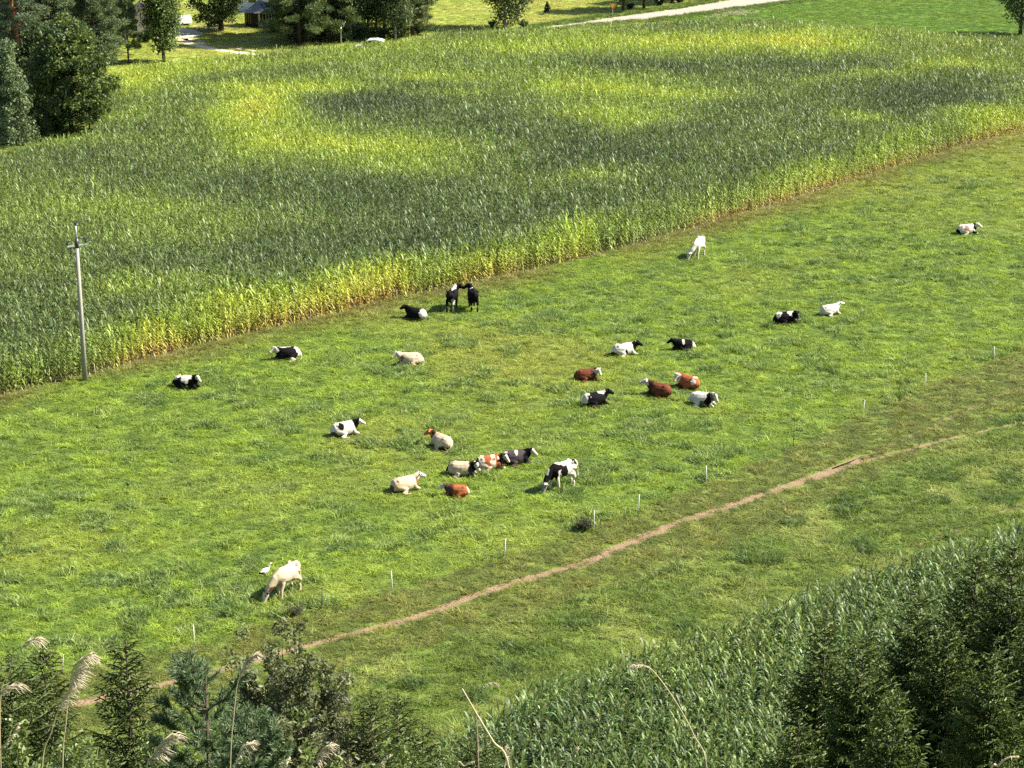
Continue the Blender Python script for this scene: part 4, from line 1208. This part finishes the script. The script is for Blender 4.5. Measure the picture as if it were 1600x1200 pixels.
# ------------------------------------------------------------------ stork
def make_stork(q, heading):
    L = [[(-.34, 0, .58, .02, .03), (-.26, 0, .61, .09, .08), (-.08, 0, .66, .14, .15), (.10, 0, .71, .12, .13), (.20, 0, .77, .05, .07)],
         [(.16, 0, .74, .055, .06), (.25, 0, .86, .035, .04), (.25, 0, .96, .03, .03), (.28, 0, 1.02, .032, .035), (.35, 0, 1.02, .035, .035), (.38, 0, 1.01, .02, .02)],
         [(.36, 0, 1.015, .018, .018), (.58, 0, .96, .009, .009)],
         [(.0, .05, .60, .035, .035), (.02, .05, .30, .014, .014), (.0, .05, .02, .013, .013), (.10, .05, .012, .012, .012)],
         [(.0, -.05, .60, .035, .035), (-.04, -.05, .30, .014, .014), (.04, -.05, .02, .013, .013), (.14, -.05, .012, .012, .012)]]
    me = remeshed("stork", L, .014, 1)
    n = len(me.vertices); co = np.empty(n * 3, np.float32); me.vertices.foreach_get("co", co); co = co.reshape(-1, 3)
    col = np.tile(np.array((.55, .55, .53)), (n, 1))
    col[(co[:, 0] < -.14) & (co[:, 2] > .5) & (co[:, 2] < .66)] = (.015, .015, .018)
    col[(co[:, 0] > .375)] = (.40, .12, .06)
    col[co[:, 2] < .5] = (.13, .05, .035)
    color_attr(me, "coat", col)
    o = link("stork", me, M_COAT, None, G(*q), R(heading))
    o.scale = (.88, .88, .88)
    tag(o, "white stork with black wing tips standing beside the grazing cream cow", "bird")


make_stork((415, 911), 30)

# ------------------------------------------------------------------ utility pole
b = G(133, 595)
root = empty("utility_pole", b)
Ht, Hc = top_height(b, 349), top_height(b, 384)
link("pole_shaft", MB().tube([(0, 0, -.3), (0, 0, Hc * .5), (0, 0, Hc + .35)], [.155, .125, .095], 14).mesh("pole_shaft", True), M_CONCRETE, root)
link("pole_extension", MB().tube([(0, 0, Hc + .3), (0, 0, Ht - .15)], [.05, .045], 10).mesh("pole_extension", True), M_STEEL, root)
arm = MB().box((0, 0, Hc + .02), (1.24, .09, .09), R(34)).mesh("crossarm", bevel=.01)
link("crossarm", arm, M_STEEL, root)
link("clamp", MB().tube([(0, 0, Hc - .12), (0, 0, Hc + .42)], [.115, .115], 12).mesh("clamp", True), M_DARK, root)
ax, ay = math.cos(R(34)) * .56, math.sin(R(34)) * .56
for (ix, iy, iz) in ((ax, ay, Hc + .06), (-ax, -ay, Hc + .06), (0, 0, Ht - .2)):
    ins = link("insulator", MB().tube([(ix, iy, iz), (ix, iy, iz + .08), (ix, iy, iz + .09), (ix, iy, iz + .15), (ix, iy, iz + .16), (ix, iy, iz + .22), (ix, iy, iz + .30)],
               [.03, .03, .09, .10, .05, .09, .05], 10).mesh("insulator", True), M_DARK, root)
    link("wire_tie", MB().tube([(ix - .34, iy + .12, iz + .26), (ix, iy, iz + .29), (ix + .34, iy - .12, iz + .26)], [.018, .03, .018], 6).mesh("wire_tie", True), M_DARK, ins)
tag(root, "grey concrete utility pole with steel crossarm and dark insulators at the cornfield edge", "pole")

# ------------------------------------------------------------------ fence posts
def make_post(h, mat, r):
    root = empty("fence_post", (0, 0, 0))
    link("shaft", MB().tube([(0, 0, -.1), (0, 0, h * .5), (0, 0, h)], [r, r * .9, r * .7], 8).mesh("shaft", True), mat, root)
    for z in (.55, .75, .93):
        link("wire_clip", MB().tube([(0, 0, h * z), (0, -.05, h * z), (0, -.05, h * z + .03)], [.009, .009, .006], 6).mesh("wire_clip"), mat, root)
    return root


pw, pd, pc = make_post(.95, M_WHITEPLASTIC, .025), make_post(.92, M_DARKPLASTIC, .026), make_post(.90, M_GREYWOOD, .028)
LW, LD, LC = "thin white electric fence post along the lower pasture edge", "thin dark electric fence post among the white ones along the pasture", "slim weathered fence post along the cornfield edge"
first = {}
for i, (a_, b_) in enumerate([(304, 1008), (613, 923), (788, 872), (928, 826), (997, 801), (1104, 756), (1348, 650), (1446, 608), (1553, 565)]):
    o = pw if i == 0 else copy_tree(pw, (0, 0, 0))
    o.location = G(a_, b_); o.rotation_euler = (R(random.Random(i).uniform(-4, 4)), R(random.Random(i + 9).uniform(-5, 5)), i)
    tag(o, LW, "post", "white fence posts")
for i, (a_, b_) in enumerate([(503, 951), (1239, 698)]):
    o = pd if i == 0 else copy_tree(pd, (0, 0, 0))
    o.location = G(a_, b_); o.rotation_euler = (R(-2 + 3 * i), R(2), i); tag(o, LD, "post", "dark fence posts")
for i, (a_, b_) in enumerate([(150, 590), (318, 543), (485, 503), (620, 473), (737, 456), (990, 394), (1088, 372), (1200, 338), (97, 1054)]):
    o = pc if i == 0 else copy_tree(pc, (0, 0, 0))
    o.location = G(a_, b_); o.rotation_euler = (R(3 - i), R(i - 4), i * .7)
    if (a_, b_) == (97, 1054): tag(o, "weathered grey fence post behind the young spruces at the pasture's near end", "post", "weathered fence posts")
    else: tag(o, LC, "post", "weathered fence posts")

# ------------------------------------------------------------------ farm buildings and roadside
b = G(225, 59)
root = empty("cottage", b, R(12))
w, d, e, ap = 4.4, 5.5, 1.9, 3.4
link("wall", MB().prism([(-w / 2, -.1), (w / 2, -.1), (w / 2, e), (0, ap - .12), (-w / 2, e)], 0, d).mesh("wall"), M_PINKWALL, root)
for s in (-1, 1):
    sl = (ap - e) / (w / 2)
    prof = [(s * -.02, ap + .0), (s * (w / 2 + .35), e - .35 * sl), (s * (w / 2 + .35), e - .35 * sl + .14), (s * -.02, ap + .16)]
    link("roof_slope", MB().prism(prof, -.35, d + .35).mesh("roof_slope"), M_BROWNROOF, root)
for x0 in (-1.0, 1.0):
    wf = link("window", MB().box((x0, -.02, 1.15), (.75, .08, .9)).mesh("window"), M_WHITE, root)
    link("pane", MB().box((x0, -.045, 1.15), (.6, .06, .74)).mesh("pane"), M_GLASS, wf)
tag(root, "small pale pink gabled cottage half hidden behind the slim tree", "cottage")

b = G(402, 43)
root = empty("garden_hut", b, R(-14))
for i, (x0, y0) in enumerate(((-1.5, 0), (1.5, 0), (-1.5, 2.6), (1.5, 2.6), (.3, 0), (.75, 0), (1.15, 0))):
    link("post", MB().box((x0, y0, .9), (.24 if i == 4 else .12, .16, 1.8)).mesh("post", bevel=.01), M_CREAM if i in (4,) else M_GREYWOOD, root)
for k in range(7):
    link("board", MB().box((-1.42 + k * .245, -.02, .88), (.225, .05, 1.74)).mesh("board", bevel=.006), M_DARKWOOD, root)
link("back_wall", MB().box((0, 2.66, .9), (3.1, .08, 1.8)).mesh("back_wall"), M_DARKWOOD, root)
link("railing", MB().box((.95, 0.02, .42), (1.0, .06, .5)).mesh("railing"), M_CREAM, root)
rf = MB()
for z0, z1, k0, k1 in ((1.78, 2.25, 1.0, .55), (2.25, 3.1, .55, .10)):
    hw, hd = 2.0, 1.8
    V = [(sx * hw * k, 1.3 + sy * hd * k, z) for z, k in ((z0, k0), (z1, k1)) for sx, sy in ((-1, -1), (1, -1), (1, 1), (-1, 1))]
    rf.add(V, [(3, 2, 1, 0), (4, 5, 6, 7), (0, 1, 5, 4), (1, 2, 6, 5), (2, 3, 7, 6), (3, 0, 4, 7)])
link("roof", rf.mesh("roof"), M_ROOF, root)
tag(root, "open garden hut with flared grey roof beside the spreading dark tree", "hut")

b = G(425, 20)
root = empty("farmhouse", b, R(-8))
link("wall", MB().box((0, 4, 1.9), (9, 7, 3.9)).mesh("wall"), M_PALEWALL, root)
link("roof", MB().prism([(-4.9, 3.8), (4.9, 3.8), (0, 6.6)], .1, 7.9).mesh("roof"), M_ROOF, root)
for x0 in (-2.6, 0, 2.6):
    wf = link("window", MB().box((x0, .48, 1.7), (1.2, .1, 1.3)).mesh("window"), M_WHITE, root)
    link("pane", MB().box((x0, .44, 1.7), (1.0, .08, 1.1)).mesh("pane"), M_GLASS, wf)
tag(root, "pale blue farmhouse wall just showing behind the grey roofed hut", "house")

b = G(289, 40)
root = empty("covered_trailer", b, R(8))
V = [(-.72, -.35, .22), (.85, -.35, .30), (.85, 1.3, .30), (-.72, 1.3, .22), (-.80, -.15, 1.05), (.70, -.1, 1.15), (.70, 1.1, 1.15), (-.80, 1.1, 1.05)]
link("tarpaulin", MB().add(V, [(3, 2, 1, 0), (4, 5, 6, 7), (0, 1, 5, 4), (1, 2, 6, 5), (2, 3, 7, 6), (3, 0, 4, 7)]).mesh("tarpaulin", bevel=.04), M_WHITE, root)
link("end_flap", MB().box((-.92, .3, .60), (.16, 1.3, .85), R(4)).mesh("end_flap", bevel=.02), M_WHITE, root)
for y0 in (0.0, 1.0):
    link("wheel", MB().tube([(0.1, y0 - .07, .2), (.1, y0 + .07, .2)], [.2, .2], 12).mesh("wheel"), M_TYRE, root)
tag(root, "white sheeted trailer parked beyond the farm drive", "trailer")

# white car whose roof shows over the corn
b = G(581, 84)
root = empty("parked_car", b, R(176))
prof = [(-2.1, .35), (-2.1, .75), (-1.95, .95), (-1.35, 1.0), (1.1, .98), (1.95, .85), (2.1, .6), (2.1, .35)]
body = link("body", MB().prism(prof, -.85, .85).mesh("body", bevel=.05), M_CARWHITE, root)
cabp = [(-1.75, .96), (-1.25, 1.52), (-.6, 1.64), (.25, 1.60), (1.15, .96)]
link("cabin_glass", MB().prism(cabp, -.74, .74).mesh("cabin_glass", bevel=.03), M_GLASS, root)
rp = [(-1.45, 1.42), (-1.22, 1.56), (-.6, 1.68), (.28, 1.63), (.62, 1.42), (.25, 1.56), (-.6, 1.61), (-1.2, 1.50)]
link("roof_panel", MB().prism(rp, -.76, .76).mesh("roof_panel", bevel=.01), M_CARWHITE, root)
for sy in (-.86, .86):
    for x0 in (-1.3, 1.3):
        wh = link("wheel", MB().tube([(x0, sy - .1, .33), (x0, sy + .1, .33)], [.33, .33], 18).mesh("wheel"), M_TYRE, root)
        link("rim", MB().tube([(x0, sy - .115, .33), (x0, sy + .115, .33)], [.19, .19], 12).mesh("rim"), M_STEEL, wh)
for sy in (-.6, .6):
    link("headlight", MB().box((2.08, sy, .68), (.08, .36, .14)).mesh("headlight", bevel=.02), M_GLASS, root)
tag(root, "white car parked behind the corn, only its roof and windows showing", "car")

# pale pole among the trees
b = G(533, 69)
root = empty("lamp_pole", b)
hp_ = top_height(b, 37)
link("shaft", MB().tube([(0, 0, -.2), (0, 0, hp_)], [.11, .08], 10).mesh("shaft", True), M_STEEL, root)
link("arm", MB().tube([(0, 0, hp_ - .1), (.25, -.1, hp_ + .18), (.6, -.2, hp_ + .22)], [.04, .035, .03], 8).mesh("arm", True), M_STEEL, root)
tag(root, "pale lamp pole standing among the pine stems behind the corn", "pole")

# give way sign
b = G(957, 27)
root = empty("give_way_sign", b)
hs_ = top_height(b, 5)
link("post", MB().tube([(0, 0, -.2), (0, 0, hs_ - .05)], [.035, .035], 8).mesh("post", True), M_STEEL, root)
s = .46
def tri(k, y0, y1, zc): return MB().prism([(-s * k, zc + s * k * .58), (s * k, zc + s * k * .58), (0, zc - s * k * 1.15)], y0, y1)
pl = link("plate", tri(1.0, -.07, -.04, hs_ - .28).mesh("plate"), M_SIGNRED, root)
link("plate_face", tri(.74, -.078, -.066, hs_ - .28).mesh("plate_face"), M_SIGNYELLOW, pl)
tag(root, "yellow upside down triangle give way sign beside the pale road", "sign")

# ------------------------------------------------------------------ dry grass stalks in front of the viewpoint
def make_stalk(px_pts, D, plume=(0.0, .35), spread=.05, side=1, r=.0022, label="", n=70, name="reed_grass", seed=0, droop=.6, mat=None, leaf=False):
    rng = np.random.default_rng(500 + seed)
    pts = [at_depth(a_, b_, D) for a_, b_ in px_pts]            # from the tip down
    g = Vector((pts[-1].x + (pts[-1].x - pts[-2].x) * 1.5, D + rng.normal(0, .08), hill(D) - .05))
    path = pts + [pts[-1].lerp(g, .5) + Vector((0, 0, 0)), g]
    # smooth
    sm = []
    for i in range(len(path) - 1):
        p0_, p1_, p2_, p3_ = path[max(i - 1, 0)], path[i], path[i + 1], path[min(i + 2, len(path) - 1)]
        for j in range(6):
            t = j / 6
            sm.append(.5 * ((2 * p1_) + (p2_ - p0_) * t + (2 * p0_ - 5 * p1_ + 4 * p2_ - p3_) * t * t + (3 * p1_ - p0_ - 3 * p2_ + p3_) * t ** 3))
    sm.append(path[-1])
    root = empty(name, g)
    rel = [q - g for q in sm]
    nn = len(rel)
    link("stem", MB().tube([tuple(q) for q in rel], [r * (.55 + .6 * i / nn) for i in range(nn)], 6).mesh("stem", True), M_STRAW, root)
    if plume[1] > plume[0]:
        vis = rel[:6 * (len(px_pts) - 1) + 1]
        P, S, W = [], [], []
        for i in range(int(n * 1.8)):
            t = rng.uniform(*plume) * (len(vis) - 1); k = min(int(t), len(vis) - 2)
            q = vis[k].lerp(vis[k + 1], t - k)
            dn = (vis[k] - vis[k + 1]).normalized()
            f = (t / (len(vis) - 1) - plume[0]) / (plume[1] - plume[0])
            Ls = spread * .95 * (.35 + 1.0 * math.sin(math.pi * min(1, f * .8 + .15))) * rng.uniform(.5, 1.15)
            dv = (Vector((side * rng.uniform(.3, 1.0), rng.normal(0, .45), rng.uniform(-.2, .35))) + dn * .5).normalized()
            a0, a1 = np.array(q), np.array(q + dv * Ls * .6); a2 = np.array(q + dv * Ls + Vector((0, 0, -droop * Ls * .6)))
            P.append([a0, (a0 + a1) / 2, a1, a2]); s_ = norm(rng.normal(size=3)); S.append([s_]); W.append(np.array([.0005, .0010, .0014, .0004]) * rng.uniform(.7, 1.3))
        V, Fc = strips(np.array(P), np.array(S), np.array(W))
        link("plume", fast_mesh("plume", V, Fc), mat or M_PLUME, root)
    if leaf:
        P, S, W = [], [], []
        for i in range(3):
            q = np.array(rel[int(nn * rng.uniform(.45, .8))]); a = rng.uniform(-.6, .6) + (0 if rng.uniform() < .5 else math.pi)
            L = rng.uniform(.25, .4); t = np.linspace(0, 1, 5)
            P.append(q + np.stack([math.cos(a) * L * t, math.sin(a) * L * t * .3, L * (.9 * t - .7 * t * t)], 1)); S.append([[0, .9, .3]]); W.append(.004 * np.array([.7, 1, .9, .6, .1]))
        V, Fc = strips(np.array(P), np.array(S, float), np.array(W))
        link("leaf", fast_mesh("leaf", V, Fc), M_STRAW, root)
    return tag(root, label, "grass stalk", "dry grass stalks in front of the trees")


make_stalk([(133, 1028), (116, 1040), (108, 1080), (103, 1130), (98, 1200)], 6.5, (0, .62), .062, 1, label="taller of two crossing pale plumes with strands drooping to one side", seed=1, n=110)
make_stalk([(124, 1045), (112, 1070), (93, 1105), (80, 1145), (66, 1200)], 6.7, (0, .55), .055, 1, label="lower leaning plume crossing the taller one", seed=2, n=80)
make_stalk([(57, 1000), (42, 1003), (30, 1020), (14, 1050), (0, 1110)], 7.5, (0, .42), .05, 1, label="drooping plume above the young spruce at the slope's edge", seed=3, n=60)
make_stalk([(24, 1072), (5, 1078), (-6, 1110), (-10, 1180)], 6.5, (0, .5), .05, 1, label="plume cut by the edge, hanging below the drooping one", seed=4, n=50)
make_stalk([(30, 1129), (18, 1150), (2, 1170), (-20, 1200)], 6.0, (0, .75), .012, 1, label="narrow closed spike leaning over the slope's edge", seed=5, n=50)
make_stalk([(397, 1024), (385, 1034), (372, 1065), (366, 1110), (360, 1200)], 6.8, (0, .45), .045, 1, label="pale plume on a thin stem in front of the willow shrub", seed=6, n=75)
make_stalk([(268, 1152), (254, 1158), (240, 1180), (228, 1215)], 6.0, (0, 1.0), .055, 1, label="full plume in front of the young blue pine", seed=7, n=90)
make_stalk([(390, 1163), (378, 1168), (370, 1190), (366, 1220)], 6.6, (0, .8), .04, 1, label="small plume beneath the one in front of the willow shrub", seed=8, n=45)
make_stalk([(513, 1165), (503, 1172), (494, 1190), (486, 1215)], 6.2, (0, .9), .042, 1, label="open plume in front of the dense low bush", seed=9, n=45)
make_stalk([(613, 1180), (604, 1188), (598, 1200), (590, 1225)], 6.0, (0, .9), .012, -1, label="short pale blade bending below the spruce sapling", seed=10, n=20)
make_stalk([(722, 1076), (745, 1116), (770, 1158), (796, 1204)], 6.0, (0, 0), .0, 1, r=.0042, label="thick bare straw slanting across the near corn", seed=11)
make_stalk([(789, 1166), (791, 1180), (789, 1195), (788, 1220)], 6.1, (0, .6), .016, 1, label="short white tuft at the foot of the bare slanting straw", seed=12, n=40)
make_stalk([(988, 1041), (1005, 1040), (1022, 1050), (1055, 1095), (1085, 1150), (1105, 1205)], 6.3, (0, .34), .022, -1, label="long arching stalk with narrow pale head over the near corn", seed=13, n=70)
make_stalk([(776, 1070), (762, 1068), (750, 1076), (744, 1090), (745, 1130), (748, 1200)], 9.0, (0, .42), .024, 1, r=.0022, label="curled brownish seed head on a thin dark stem beside the bare straw", seed=14, n=60, mat=M_GREYWOOD)
make_stalk([(902, 1168), (890, 1180), (876, 1200), (862, 1225)], 6.4, (0, .3), .012, 1, r=.002, label="thin pale blade in front of the near corn", seed=15, n=12)
make_stalk([(1592, 1182), (1575, 1184), (1560, 1196), (1545, 1215)], 6.0, (0, .7), .008, -1, r=.004, label="pale bent blade below the spruce group", seed=16, n=25)
make_stalk([(738, 1190), (726, 1197), (712, 1210)], 6.0, (0, .5), .01, 1, label="pale blade tip beneath the small dark spruce", seed=17, n=15)
make_stalk([(455, 1188), (448, 1196), (438, 1215)], 6.0, (0, .9), .02, -1, label="small plume tip between the open plume and the willow foot", seed=18, n=25)

# dead weed clump by the fence
place(make_shrub("weed_clump", .5, .32, 131, stems=14, leaf=.06, n=60, tone=(.035, .04, .022), tone2=(.08, .08, .045), clump=.09), G(913, 829), "small dark withered weed clump beside the fence", "weed")
place(make_shrub("weed_clump", .28, .24, 132, stems=12, leaf=.06, n=60, tone=(.06, .07, .03), tone2=(.12, .12, .06), clump=.08), G(462, 962), "low grey weed clump below the grazing cream cow", "weed")
